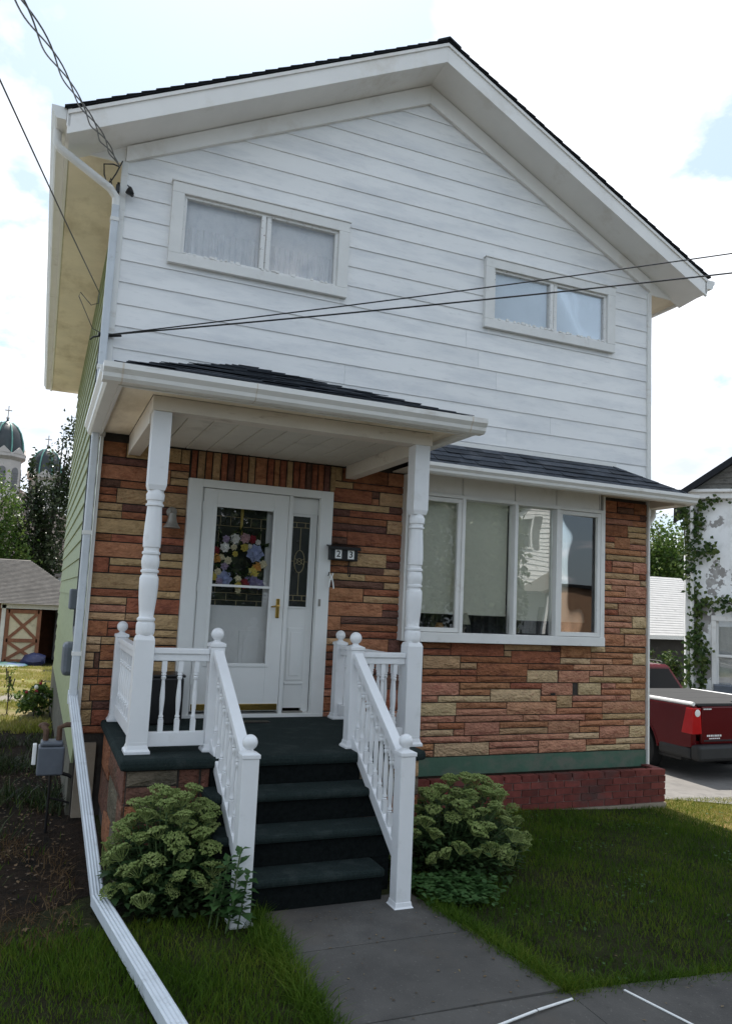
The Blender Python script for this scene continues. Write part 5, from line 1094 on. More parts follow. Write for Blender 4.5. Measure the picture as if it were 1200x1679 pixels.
# dry stalks, brown litter and rank weeds on the shaded side strip
n = 5200; x = npr.uniform(-1.3, -.02, n); y = npr.uniform(-2.7, .2, n); ok = (patchy(x*1.3, y, 1.6)+.25*npr.random(n) > .55)&~((x > -.12)&(y > -.05)); x, y = x[ok], y[ok]
V, Fq = blades(x, y, npr.uniform(.03, .11, len(x)), npr.uniform(.0016, .0035, len(x)), 1.7); stuff(fast_mesh('dry_stalks', V, Fq, leafmat('dry_stalk', [(.05,.028,.012), (.11,.065,.03), (.17,.11,.055)], 3, .15, .8)))
n = 5200; x = npr.uniform(-1.4, -.06, n); y = npr.uniform(-.6, 3.8, n); ok = (patchy(x, y*.8, 1.9)+.2*npr.random(n) > .58)&~((x > -.36)&(y > -.6)&(y < -.2)); x, y = x[ok], y[ok]
V, Fq = blades(x, y, npr.uniform(.06, .24, len(x)), npr.uniform(.003, .007, len(x)), 1.2); stuff(fast_mesh('rank_weeds', V, Fq, M['tleaf']))
# dead leaves and litter on the dark soil
n = 1100; x = npr.uniform(-1.6, .0, n); y = npr.uniform(-2.4, 2.5, n); a = npr.random(n)*6.283
V, Fq = leaf_arrays(np.stack([x, y, zg(x, y)+.016], 1), np.stack([np.cos(a), np.sin(a), npr.normal(0, .25, n)], 1), np.tile([0, 0, 1.], (n, 1)), (npr.uniform(.02, .05, n), npr.uniform(.006, .014, n)))
stuff(fast_mesh('dead_leaves', V, Fq, leafmat('dead_leaf', [(.05,.03,.015), (.11,.065,.03), (.20,.13,.07)], 9, .1)))

# trees and shrubs farther off
def tree(name, label, base, h, crown, nleaf, ls, mat, cat='tree', trunk=.16, seed=1, lean=(0, 0), group=None):
    r = random.Random(seed); g = np.random.default_rng(seed); t = thing(name, base, label, cat, group); b = Vector(base)
    wood = MB(); tips = []
    for (cx, cy, cz, rx_, ry_, rz_) in crown:
        fork = b+Vector((cx*.25, cy*.25, max(.2, (cz-rz_)*.8))); tipc = b+Vector((cx, cy, cz+rz_*.5)); wood.tube([b, fork, (fork+tipc)/2+Vector((r.uniform(-.1,.1), 0, 0))*h*.1, tipc], [trunk, trunk*.7, trunk*.45, .02], 7)
        for k in range(9):
            e = Vector((cx+r.uniform(-1, 1)*rx_*.85, cy+r.uniform(-1, 1)*ry_*.85, cz+r.uniform(-.7, .9)*rz_)); s = fork.lerp(tipc, r.random()); wood.tube([s, (s+b+e)/2+Vector((0, 0, -.05*h)), b+e], [trunk*.28, trunk*.18, .012], 5)
    wood.build('trunk', M['bark'], t, smooth=True)
    C_ = []; tot = sum(c[3]*c[4]*c[5] for c in crown)
    for (cx, cy, cz, rx_, ry_, rz_) in crown:
        m_ = int(nleaf*rx_*ry_*rz_/tot); ncl = max(8, m_//45); cc_ = g.normal(0, 1, (ncl, 3)); cc_ /= np.linalg.norm(cc_, axis=1)[:, None]; cc_ *= (g.random((ncl, 1))**.42); q = cc_[g.integers(0, ncl, m_)]+g.normal(0, .13, (m_, 3)); C_.append(q*np.array([rx_, ry_, rz_])+np.array([cx, cy, cz])+np.array(base))
    C_ = np.concatenate(C_); k = len(C_); D_ = g.normal(0, 1, (k, 3)); D_[:, 2] -= .3; N_ = g.normal(0, .6, (k, 3)); N_[:, 2] += 1
    l = g.uniform(.6, 1.2, k)*ls; V, Fq = leaf_arrays(C_, D_, N_, (l, l*.32)); stuff(fast_mesh('crown', V, Fq, mat, t)); return t
zb = zf(-1, 30)
tree('broadleaf_tree', 'tall loose dark tree rising behind the shed, in front of the church domes', (-.45, 33, zb), 11, [(0,0,5.6,1.7,1.5,3.0),(.75,0,8.6,.8,.8,2.6),(-.8,0,4.2,1.5,1.3,1.7),(.35,-.5,3.2,1.6,1.2,1.1),(-.5,0,7.6,.6,.6,1.9)], 13000, .19, M['tleaf'], seed=2)
tree('broadleaf_tree', 'lower bushy tree at the left edge behind the shed', (-2.75, 31, zb), 8, [(0,0,5.6,1.7,1.5,2.4),(.6,0,3.8,1.7,1.3,1.7)], 9000, .17, M['yleaf'], seed=3)
tree('broadleaf_tree', 'leafy tree filling the gap above the grey shed roof', (30, 25, -.6), 8, [(0,0,5.0,2.8,2.2,3.0),(-2.5,0,4.2,2.2,2.2,2.6),(2.6,0,4.4,2.4,2.2,2.6)], 22000, .22, M['yleaf'], seed=5)
shr = tree('shrub', 'yellow flowering weedy shrub growing along the green side wall', (-.30, 7.0, zf(-.4, 7.2)), 1, [(0,0,.26,.26,.7,.26)], 1100, .08, M['yleaf'], 'shrub', trunk=.015, seed=6)
for k in range(14):
    fm = MB(); a = rnd.random()*6.28; fm.ball((-.30+.24*math.cos(a)*rnd.random()-.05, 6.75+rnd.uniform(-.3, .3), zf(-.3, 7)+rnd.uniform(.25, .6)), rnd.uniform(.02, .04), 7, 5); fm.build('flower', wm[rnd.choice(['yellow', 'orange', 'white', 'red', 'yellow'])], shr)
tree('shrub', 'thin dry weed standing in the sunny yard', (-.72, 7.4, zf(-.7, 7.4)), 1, [(0,0,.45,.10,.2,.36)], 90, .05, M['yleaf'], 'shrub', trunk=.012, seed=8)

# ------------------------------------------------------------------ shed in the back yard
gz = zf(-.6, 24); gy = 24
M['old_roof'] = mk('old_grey_shingles', (.17, .155, .14), .9, .25, 5, dirt=((.12, .11, .10), .5, .75, 1.4, (1, 1, 1)), bump=(30, .5, .02))
M['barn_red'] = mk('brown_red_timber', (.20, .085, .045), .8, .25, 6)
M['cream_ply'] = mk('cream_plywood', (.50, .44, .30), .8, .12, 2, dirt=((.22, .20, .14), .55, .75, 3, (1, 1, 1)))
M['oldwhite'] = mk('old_white_timber', (.60, .58, .53), .7, .1, 5)
shed = thing('garden_shed', (-1.1, gy, gz), 'old backyard shed with a hipped grey roof, crossed barn door and dark open doorway', 'shed')
m = MB(); wall_cells(m, -5.2, 1.35, gz-.2, 1.36, [(-1.42, .95, gz-.3, 1.12)], gy, gy+.15); m.box(-5.2, -5.05, gy+.15, gy+5, gz-.2, 1.36); m.box(1.2, 1.35, gy+.15, gy+5, gz-.2, 1.36); m.box(-5.05, 1.2, gy+4.85, gy+5, gz-.2, 1.36); m.build('wall', M['barn_red'], shed)
m = MB(); rx0, rx1, ry0, ry1, rz = -5.5, 1.65, gy-.35, gy+5.3, 1.30
A_, B_, C2, D2 = Vector((rx0, ry0, rz)), Vector((rx1, ry0, rz)), Vector((rx1, ry1, rz)), Vector((rx0, ry1, rz)); R1, R2 = Vector((-3.0, gy+2.5, 2.98)), Vector((-.80, gy+2.5, 2.98))
for q in ([A_, B_, R2, R1], [B_, C2, R2], [C2, D2, R1, R2], [D2, A_, R1]): m.poly(q)
rf_ = m.build('roof', M['old_roof'], shed)
m = MB()
for k in range(34):
    t = k/34; a = A_.lerp(R1, t); b = B_.lerp(R2, t); m.bar(a+Vector((0, -.01, .01)), b+Vector((0, -.01, .006)), .02, .012); b2 = C2.lerp(R2, t); m.bar(b+Vector((.01, 0, .01)), b2+Vector((.01, 0, .006)), .02, .012)
stuff(m.build('shingle_courses', M['old_roof'], rf_))
m = MB(); m.box(-1.56, -1.42, gy-.06, gy-.002, gz-.2, 1.25); m.box(.95, 1.05, gy-.06, gy-.002, gz-.2, 1.25); m.box(-1.6, 1.1, gy-.06, gy-.002, 1.12, 1.30); m.build('door_trim', M['oldwhite'], shed)
m = MB(); dx0, dx1, dz0, dz1 = -1.40, -.22, gz+.05, 1.08; m.box(dx0, dx1, gy-.05, gy-.01, dz0, dz1); bd = m.build('barn_door', M['cream_ply'], shed)
yy = gy-.07
zm = dz0+(dz1-dz0)*.42
for q in (((dx0+.06, dz0), (dx0+.06, dz1)), ((dx1-.06, dz0), (dx1-.06, dz1)), ((dx0, dz0+.06), (dx1, dz0+.06)), ((dx0, dz1-.06), (dx1, dz1-.06)), ((dx0, zm), (dx1, zm))): m = MB(); hz_ = q[0][1] == q[1][1]; m.bar((q[0][0]+(.067 if hz_ else 0), yy, q[0][1]), (q[1][0]-(.067 if hz_ else 0), yy, q[1][1]), .04, .13, up=(0, 0, 1) if hz_ else (1, 0, 0)); m.build('rail', M['barn_red'], bd)
for kq, q in enumerate((((dx0+.12, zm+.06), (dx1-.12, dz1-.12)), ((dx0+.12, dz1-.12), (dx1-.12, zm+.06)), ((dx0+.12, dz0+.12), (dx1-.12, zm-.06)), ((dx0+.12, zm-.06), (dx1-.12, dz0+.12)))): m = MB(); m.bar((q[0][0], yy+.008+.004*(kq % 2), q[0][1]), (q[1][0], yy+.008+.004*(kq % 2), q[1][1]), .03, .11); m.build('brace', M['barn_red'], bd)

m = MB(); r = random.Random(2); q = []
m.ball((-.35, gy-1.0, gz+.22), .42, 12, 8, .6); m.v = [(x+r.uniform(-.05, .05), y, z+r.uniform(-.04, .05)+.12*(x+.35)) for x, y, z in m.v]; tag(m.build('tarp_bundle', mk('navy_tarp', (.03, .035, .09), .5), smooth=True), 'crumpled navy tarp bundle lying before the shed doorway', 'tarp')
m = MB(); m.ball((-1.25, gy-1.4, gz+.08), .75, 16, 6, .14); m.v = [(x, y, z+.03*math.sin(x*9)*math.cos(y*7)) for x, y, z in m.v]; tag(m.build('tarp', mk('teal_tarp', (.012, .085, .075), .45, .3, 3, dirt=((.03, .08, .19), .5, .55, 2, (1, 1, 1))), smooth=True), 'flat teal and blue tarp on the ground before the barn door', 'tarp')
m = MB(); m.box(.35, 3.6, 27.5, 30, -1.2, 2.4); wh = m.build('wall', mk('pale_shed_wall', (.55, .57, .60), .7)); g_ = thing('pale_outbuilding', (2, 29, -1.2), 'pale flat outbuilding partly hidden behind the shed roof', 'building'); wh.parent = g_; wh.location = wh.location-g_.location
m = MB(); m.box(.2, 3.75, 27.3, 30.2, 2.401, 2.52); m.build('roof', M['old_roof'], g_)

# ------------------------------------------------------------------ church far behind
ch = thing('church', (-3, 100, -2), 'distant brick church with two dark ribbed domes topped by crosses', 'church')
M['cbrick'] = mk('church_pale_brick', (.44, .34, .29), .85, .12, .8); M['cstone'] = mk('church_stone', (.56, .50, .46), .8, .1, .8); M['dome'] = mk('dark_dome_metal', (.035, .042, .045), .4, .3, .6, dirt=((.05, .07, .068), .55, .75, 1.2, (1, 1, .3)))
M['verdigris'] = mk('verdigris', (.16, .36, .30), .6, .2, 2); M['louver'] = mk('louver_grey', (.20, .19, .19), .7)
m = MB(); m.box(-16, 6, 101, 135, -3, 9.5); m.prism([(-16,101,9.5),(6,101,9.5),(-5,101,15)], (0,34,0)); m.build('nave', M['cbrick'], ch)
def ctower(cx, cy, zt, r0):
    k = math.pi/8; h = r0/2.2
    m = MB(); m.box(cx-r0*1.15, cx+r0*1.15, cy-r0*1.15, cy+r0*1.15, -3, zt-10*h); tw = m.build('tower', M['cbrick'], ch)
    m = MB(); m.lathe([(r0*1.25, zt-10*h), (r0*1.25, zt-9.6*h), (r0*1.0, zt-9.2*h), (r0*.98, zt-4.9*h), (r0*1.2, zt-4.5*h), (r0*1.2, zt-4.1*h), (r0*1.02, zt-4.0*h)], (cx, cy, 0), 8, ph=k); m.build('lantern', M['cstone'], tw)
    m = MB()
    for q in range(8):
        a = q*math.pi/4; dx, dy = math.cos(a), math.sin(a); c = Vector((cx+dx*r0*.93, cy+dy*r0*.93, 0)); s = Vector((-dy, dx, 0))*r0*.2
        pts = [c-s+Vector((0,0,zt-8.6*h)), c+s+Vector((0,0,zt-8.6*h)), c+s+Vector((0,0,zt-6.2*h))]+[c+s*math.cos(b_*math.pi/6)+Vector((0,0,zt-6.2*h+r0*.2*math.sin(b_*math.pi/6))) for b_ in range(1, 6)]+[c-s+Vector((0,0,zt-6.2*h))]
        m.prism(pts, Vector((dx, dy, 0))*.05)
        for w_ in range(7): 
            zz = zt-8.4*h+w_*.33*h; m.bar(c-s+Vector((dx*.07, dy*.07, zz)), c+s+Vector((dx*.07, dy*.07, zz)), .05, .1)
    m.build('louver_window', M['louver'], tw)
    for q in range(8):     # gablets over the lantern
        a = q*math.pi/4; dx, dy = math.cos(a), math.sin(a); c = Vector((cx+dx*r0*1.02, cy+dy*r0*1.02, zt-4.1*h)); s = Vector((-dy, dx, 0))*r0*.40
        m = MB(); m.prism([c-s, c+s, c+Vector((0,0,.8*h))], Vector((dx, dy, 0))*.25); m.build('gablet', M['cstone'], tw)
    m = MB(); m.lathe([(r0*1.0, zt-4.05*h), (r0*1.02, zt-3.3*h), (r0*.96, zt-2.4*h), (r0*.82, zt-1.4*h), (r0*.58, zt-.6*h), (r0*.3, zt-.1*h), (.16, zt+.15*h), (.1, zt+.5*h)], (cx, cy, 0), 16, ph=k); dm = m.build('dome', M['dome'], ch, smooth=True)
    m = MB()
    for q in range(8):
        a = q*math.pi/4+k; m.tube([(cx+math.cos(a)*r_*r0, cy+math.sin(a)*r_*r0, zt-z_*h) for r_, z_ in ((1.02, 4.0), (1.04, 3.3), (.98, 2.4), (.84, 1.4), (.6, .58), (.3, .08))], .09, 5)
    m.build('dome_rib', M['verdigris'], dm)
    m = MB(); m.ball((cx, cy, zt+.55*h), .2, 10, 6); m.box(cx-.06, cx+.06, cy-.06, cy+.06, zt+.6*h, zt+2.1*h); m.box(cx-.42, cx+.42, cy-.05, cy+.05, zt+1.45*h, zt+1.58*h); m.build('cross', M['cstone'], dm)
ctower(-5.85, 100, 22.6, 2.25); ctower(-.85, 102, 20.0, 1.95)

# ------------------------------------------------------------------ right neighbour
M['stucco'] = mk('peeling_white_stucco', (.86, .86, .855), .85, .03, 1.5, dirt=[((.30, .285, .27), .525, .535, 1.05, (1, 1, 1)), ((.60, .59, .57), .5, .8, 3, (1, 1, .6))], bump=(25, .3, .01))
M['oldshake'] = mk('weathered_shakes', (.20, .19, .17), .9, .35, 2, dirt=((.07, .065, .06), .5, .7, 3, (1, 1, 2)), bump=(20, .6, .02))
ny_, nx0, nx1 = 8.5, 15.42, 23.4; nz = -.7
nb = thing('neighbour_house', (nx0, ny_, nz), 'white neighbouring house with peeling stucco and weathered shingled gable', 'house')
m = MB(); wall_cells(m, nx0, nx1, nz, 5.2, [(16.12, 17.5, .12, 1.86), (19.3, 20.7, .12, 1.86)], ny_, ny_+.25); m.box(nx0, nx0+.25, ny_+.25, ny_+5, nz, 5.2); m.box(nx1-.25, nx1, ny_+.25, ny_+5, nz, 5.2); m.box(nx0+.25, nx1-.25, ny_+4.75, ny_+5, nz, 5.2); m.build('wall', M['stucco'], nb)
ap_ = ((nx0+nx1)/2, 5.2+.70*(nx1-nx0)/2)
m = MB(); zc_ = 5.32
while zc_ < ap_[1]-.1:
    xa = nx0+(zc_-5.2)/.70; xb = nx1-(zc_-5.2)/.70; zt = min(zc_+.16, ap_[1]); m.prism([(xa, ny_-.02, zc_), (xb, ny_-.02, zc_), (xb-.16/.7, ny_+.01, zt), (xa+.16/.7, ny_+.01, zt)], (0, .2, 0)); zc_ += .16
m.build('gable_shingles', M['oldshake'], nb)
for s, x_ in ((1, nx0), (-1, nx1)):
    q = [(x_-s*.32, ny_-.35, 5.2-.224), (ap_[0], ny_-.35, ap_[1]+.02), (ap_[0], ny_-.35, ap_[1]+.20), (x_-s*.32, ny_-.35, 5.2-.044)]
    m = MB(); m.prism(q, (0, 5.6, 0)); m.build('roof', M['shingle_d'], nb)
m = MB(); m.box(nx0-.35, nx1+.3, ny_-.16, ny_-.002, 5.06, 5.30); m.box(nx0-.45, nx1+.4, ny_-.24, ny_-.162, 5.22, 5.31); m.build('eave_trim', M['trim'], nb, bev=.02)
m = MB(); m.box(nx0-.04, nx0+.16, ny_-.03, ny_-.001, nz, 5.05); m.build('corner_board', M['trim'], nb)
for wx in (16.12, 19.3):
    m = MB(); a, b, c, d = wx, wx+1.38, .12, 1.86
    m.box(a-.12, a, ny_-.04, ny_+.1, c, d); m.box(b, b+.12, ny_-.04, ny_+.1, c, d); m.box(a-.12, b+.12, ny_-.05, ny_+.1, d, d+.14); m.box(a-.16, b+.16, ny_-.10, ny_+.1, c-.09, c); m.box(a, b, ny_+.03, ny_+.09, .93, 1.0); m.box(a, a+.06, ny_+.04, ny_+.09, c, d); m.box(b-.06, b, ny_+.04, ny_+.09, c, d)
    w_ = m.build('window', M['trim'], nb, bev=.01); m = MB(); m.box(a, b, ny_+.06, ny_+.065, c, d); m.build('pane', M['window'], w_); m = MB(); m.box(a-.1, b+.1, ny_+.22, ny_+.23, c, d); m.build('curtain', M['curtain'], w_)
m = MB(); m.tube([(nx0+.12, ny_-.08, 5.1), (nx0+.12, ny_-.08, -.5)], .05, 8); m.build('downspout', M['trim'], nb, smooth=True)
m = MB(); m.box(15.9, 16.35, ny_-.4, ny_-.05, -.15, .25); ubx = tag(m.build('utility_box', M['meter'], bev=.02), 'small grey utility box against the white stucco wall', 'utility box')
# ivy up the corner
iv = thing('ivy_vine', (nx0, ny_-.1, nz), 'ivy climbing the corner of the peeling white house', 'vine'); g = np.random.default_rng(5); P_ = []
runs = [[(nx0+.05, -.4), (nx0-.05, .8), (nx0+.2, 2.0), (nx0+.02, 3.2), (nx0+.12, 4.2), (nx0+.25, 5.0), (nx0+1.0, 5.2)], [(nx0+.1, 2.1), (nx0+.7, 2.4), (nx0+1.2, 2.25), (nx0+1.5, 2.1)], [(nx0+.05, 1.6), (nx0+.3, 1.0), (nx0+.25, .1)], [(nx0+.1, 3.7), (nx0+.5, 3.6), (nx0+.5, 3.9)], [(nx0-.05, 3.0), (nx0-.15, 4.4), (nx0-.2, 5.0)]]
den = [420, 120, 150, 70, 150]; m = MB()
for rn, dn in zip(runs, den):
    pts = np.array(rn); seg = g.integers(0, len(pts)-1, dn); f = g.random((dn, 1)); q = pts[seg]*(1-f)+pts[seg+1]*f+g.normal(0, .10, (dn, 2)); P_.append(np.stack([q[:, 0], ny_-.06-g.random(dn)*.14, q[:, 1]], 1)); m.tube([(a, ny_-.05, b) for a, b in rn], .015, 5)
m.build('vine_stem', M['bark'], iv); P_ = np.concatenate(P_); k = len(P_); V, Fq = leaf_arrays(P_, np.stack([g.normal(0, .6, k), g.normal(-.4, .3, k), g.normal(-.7, .5, k)], 1), np.tile([0, -1., .3], (k, 1))+g.normal(0, .3, (k, 3)), (g.uniform(.08, .16, k), g.uniform(.035, .07, k))); stuff(fast_mesh('foliage', V, Fq, M['ivy'], iv))
nb.rotation_euler.z = iv.rotation_euler.z = ubx.rotation_euler.z = -R(44); ubx.location = (nx0+.45, ny_-.75, -.15)
# grey roofed outbuilding behind
ob = thing('outbuilding', (21, 15.5, -.7), 'low outbuilding with a worn pale grey shingle roof between the houses', 'building')
M['pale_roof'] = mk('pale_worn_shingles', (.46, .45, .44), .9, .08, 4, dirt=((.10, .095, .09), .66, .70, 2.2, (1, 1, 2)), bump=(30, .4, .01))
m = MB(); m.box(16.4, 24, 15.5, 19.5, -.9, 1.15); m.build('wall', mk('dark_timber', (.06, .055, .05), .9), ob)
for k in range(26):
    t0, t1 = k/26, (k+1)/26; m = MB() if k == 0 else m
    z0_, z1_ = 1.22+2.30*t0, 1.22+2.30*t1; y0_, y1_ = 15.1+2.6*t0, 15.1+2.6*t1; m.prism([(16.0, y0_, z0_+.012), (24.3, y0_, z0_+.012), (24.3, y1_, z1_), (16.0, y1_, z1_)], (0, 0, -.03))
m.prism([(16.0, 17.7, 3.52), (24.3, 17.7, 3.52), (24.3, 20.2, 1.4), (16.0, 20.2, 1.4)], (0, 0, -.03)); m.build('roof', M['pale_roof'], ob)
m = MB(); m.box(16.0, 24.3, 15.05, 15.098, 1.08, 1.23); m.build('fascia', M['trim'], ob)
tree('shrub', 'dark shrub growing below the outbuilding eave', (19.6, 14.2, -.7), 2, [(0,0,1.0,1.1,.5,.7),(.9,0,.8,.8,.5,.6)], 1100, .14, M['ivy'], 'shrub', trunk=.03, seed=12)

# ------------------------------------------------------------------ red pickup truck
tx, ty = 7.99, 1.0; tz = -.37
M['tred'] = mk('dark_red_car_paint', (.088, .004, .006), .22, .06, 3, spec=.2, coat=.1); M['tblack'] = mk('black_plastic', (.018, .019, .02), .55, .2, 8); M['tglass'] = mk('tinted_glass', (.004, .005, .006), .06, .1, 3, spec=.1); M['tyre'] = mk('tyre_rubber', (.016, .016, .017), .8, .2, 12); M['alloy'] = mk('alloy_wheel', (.55, .55, .56), .3, .05, 6, metal=.8)
M['tlens'] = mk('red_lamp_lens', (.42, .006, .008), .2, .1, 8, spec=.3, coat=.1); M['tcover'] = mk('grey_bed_cover', (.07, .07, .071), .8, .06, 4, spec=.0); M['tsilver'] = mk('bright_rail', (.78, .78, .77), .3, .03, 5)
tr = thing('pickup_truck', (tx+.9, ty+2.6, tz), 'dark red pickup truck with a grey bed cover parked beside the house', 'pickup truck')
def TV(x, y, z): return (tx+x, ty+y, tz+z)
TWD = 1.80
def arc(c, z, r, a0, a1, n=12): return [(c+r*math.cos(R(a0+(a1-a0)*k/n)), z+r*math.sin(R(a0+(a1-a0)*k/n))) for k in range(n+1)]
rw, fw, wr = 1.10, 4.25, .37
prof = [(.02, .52), (rw-.47, .46)]+arc(rw, .37, .46, 168, 12)+[(fw-.46, .40)]+arc(fw, .37, .45, 170, 10)+[(5.1, .45), (5.14, .70), (5.05, .90), (3.95, 1.02), (1.80, 1.06), (.0, 1.08)]
body = MB()
for x_, d in ((0, .10), (TWD, -.10)): body.prism([TV(x_, a, b) for a, b in prof], (d, 0, 0))
body.box(tx+.11, tx+TWD-.11, ty+.05, ty+5.05, tz+.46, tz+.60); body.box(tx+.101, tx+TWD-.101, ty+3.85, ty+5.08, tz+.60, tz+1.0)
body.prism([TV(.101, 3.85, 1.0), TV(TWD-.101, 3.85, 1.0), TV(TWD-.101, 5.0, .93), TV(.101, 5.0, .93)], (0, 0, .03))
body = body.build('body', M['tred'], tr, bev=.03)
m = MB()
for x_, s in ((-.012, 1), (TWD+.012, -1)):      # wheel arch lips
    for c_, r_ in ((rw, .465), (fw, .455)):
        m.tube([TV(x_+s*.02, a, b) for a, b in arc(c_, .37, r_, 172, 8, 14)], .022, 6)
m.build('arch_lip', M['tred'], body, smooth=True)
m = MB(); m.box(tx+.10, tx+TWD-.10, ty+.3, ty+1.75, tz+.3, tz+.45); m.box(tx+.3, tx+TWD-.3, ty+.2, ty+4.8, tz+.28, tz+.42); m.build('chassis', M['tblack'], tr)
m = MB(); m.box(tx+.17, tx+TWD-.17, ty-.012, ty+.05, tz+.56, tz+1.075); tg = m.build('tailgate', M['tred'], tr, bev=.02)
m = MB(); m.box(tx+.20, tx+TWD-.20, ty-.018, ty-.0121, tz+.60, tz+.62); m.box(tx+.82, tx+.98, ty-.022, ty-.0121, tz+.90, tz+.98); m.build('tailgate_handle', M['tblack'], tg, bev=.004)
m = MB()
for k, w_ in enumerate((.03,.025,.03,.02,.03,.028,.024,.03)): m.box(tx+.26+k*.034, tx+.26+k*.034+w_*.8, ty-.0175, ty-.0121, tz+.665, tz+.690)
for k in range(6): m.box(tx+.30+k*.034, tx+.30+k*.034+.024, ty-.0175, ty-.0121, tz+.632, tz+.648)
for k in range(5): m.box(tx+.20+k*.03, tx+.20+k*.03+.022, ty-.0175, ty-.0121, tz+1.03, tz+1.046)
m.lathe([(.075, -.013), (.07, -.02)], TV(.90, .0, .70), 16, ax='y', sx=1, sy=.5); stuff(m.build('badge', M['tsilver'], tg))
m = MB(); m.prism([TV(-.01, -.03, .37), TV(TWD+.01, -.03, .37), TV(TWD+.01, -.06, .58), TV(-.01, -.06, .58)], (0, .0, 0)) if False else m.box(tx-.012, tx+TWD+.012, ty-.14, ty+.02, tz+.36, tz+.565); m.box(tx-.012, tx+.09, ty+.021, ty+.62, tz+.36, tz+.52); m.box(tx+TWD-.09, tx+TWD+.012, ty+.021, ty+.62, tz+.36, tz+.52); bp_ = m.build('bumper', M['tblack'], tr, bev=.04)
m = MB(); m.box(tx+.70, tx+1.02, ty-.152, ty-.141, tz+.40, tz+.555); lp = m.build('license_plate', mk('plate_white', (.55, .58, .62), .4), tr, bev=.004)
m = MB()
for k in range(7): m.box(tx+.715+k*.043, tx+.715+k*.043+.022, ty-.155, ty-.1521, tz+.435, tz+.51)
m.build('plate_marks', mk('plate_blue', (.06, .08, .16), .5), lp)
for s, x_ in ((1, 0), (-1, TWD)):
    m = MB(); xx = tx+x_
    lo = [(xx-s*.008, ty-.02), (xx+s*.165, ty-.02), (xx+s*.165, ty+.06), (xx-s*.008, ty+.19)]; hi = [(xx-s*.006, ty-.018), (xx+s*.15, ty-.018), (xx+s*.15, ty+.06), (xx-s*.006, ty+.10)]
    V_ = [(a, b, tz+.70) for a, b in lo]+[(a, b, tz+1.055) for a, b in hi]; m.v = V_; m.f = [(0,3,2,1),(4,5,6,7),(0,1,5,4),(1,2,6,5),(2,3,7,6),(3,0,4,7)]
    tl = m.build('tail_light', M['tlens'], tr, bev=.012); m = MB(); m.lathe([(.05, -.024), (.045, -.03), (.02, -.034)], (xx+s*.082, ty, tz+.985), 16, ax='y'); m.build('reverse_lens', M['tsilver'], tl, smooth=True)
for c_ in (rw, fw):
    for x_ in (.11, TWD-.11):
        s = -1 if x_ < 1 else 1; o_ = TV(x_, c_, .37)
        m = MB(); m.lathe([(.235, s*.10), (.26, s*.115), (.33, s*.12), (.365, s*.09), (.37, 0), (.365, -s*.09), (.33, -s*.12), (.24, -s*.12)], o_, 32, ax='x'); wheel = m.build('wheel', M['tyre'], tr, smooth=True)
        m = MB(); m.lathe([(.24, s*.108), (.235, s*.085), (.22, s*.06), (.05, s*.055), (.05, s*.05)], o_, 32, ax='x')
        m.build('rim_barrel', M['tblack'], wheel, smooth=True); m = MB()
        for k in range(5):
            a = k*1.2566; d = Vector((0, math.cos(a), math.sin(a))); n_ = Vector((0, -math.sin(a), math.cos(a))); p = Vector(o_)+Vector((s*.085, 0, 0)); m.prism([p+d*.04-n_*.03, p+d*.235-n_*.05, p+d*.235+n_*.05, p+d*.04+n_*.03], (s*.022, 0, 0))
        m.lathe([(.06, s*.08), (.06, s*.115), (.03, s*.12)], o_, 16, ax='x'); m.tube([(o_[0]+s*.10, o_[1]+.238*math.cos(a*.2618), o_[2]+.238*math.sin(a*.2618)) for a in range(24)], .012, 6, closed=True); m.build('spokes', M['alloy'], wheel)
m = MB(); m.box(tx+.07, tx+TWD-.07, ty+.0, ty+.62, tz+1.09, tz+1.115); m.box(tx+.07, tx+TWD-.07, ty+.63, ty+1.22, tz+1.09, tz+1.115); m.box(tx+.07, tx+TWD-.07, ty+1.23, ty+1.78, tz+1.09, tz+1.115); cv = m.build('bed_cover', M['tcover'], tr, bev=.006)
m = MB(); m.box(tx+.85, tx+.95, ty+.04, ty+.12, tz+1.116, tz+1.126); m.build('cover_lock', M['tblack'], cv)
for x_ in (.035, TWD-.035):
    m = MB(); m.tube([TV(x_, -.0, 1.105), TV(x_, 1.75, 1.09)], .028, 8); m.build('bed_rail', M['tsilver'], tr, smooth=True)
m = MB(); m.box(tx+.11, tx+TWD-.11, ty+.0, ty+.02, tz+1.077, tz+1.089); m.build('bed_seal', M['tblack'], tr)
cb0 = [(.06, 1.80), (TWD-.06, 1.80), (TWD-.06, 4.0), (.06, 4.0)]; cb1 = [(.24, 2.05), (TWD-.24, 2.05), (TWD-.24, 3.3), (.24, 3.3)]
m = MB(); m.v = [TV(a, b, 1.03) for a, b in cb0]+[TV(a, b, 1.48) for a, b in cb1]; m.f = [(0,3,2,1),(4,5,6,7),(0,1,5,4),(1,2,6,5),(2,3,7,6),(3,0,4,7)]; cabin = m.build('cab', M['tred'], tr, bev=.05)
def lerp4(fr0, fr1, t): return fr0[0]+(fr1[0]-fr0[0])*t, fr0[1]+(fr1[1]-fr0[1])*t
def glass(ia, ib, off, name, u0=.07, u1=.93, v0=.12, v1=.88):
    A0, B0, A1, B1 = Vector(TV(*cb0[ia], 1.03)), Vector(TV(*cb0[ib], 1.03)), Vector(TV(*cb1[ia], 1.48)), Vector(TV(*cb1[ib], 1.48)); f = lambda u, v: A0.lerp(B0, u).lerp(A1.lerp(B1, u), v)
    n_ = (B0-A0).cross(A1-A0).normalized(); q = [f(u0, v0), f(u1, v0), f(u1, v1), f(u0, v1)]; m = MB(); m.prism([p+n_*.004 for p in q], n_*.006); m.build(name, M['tglass'], cabin)
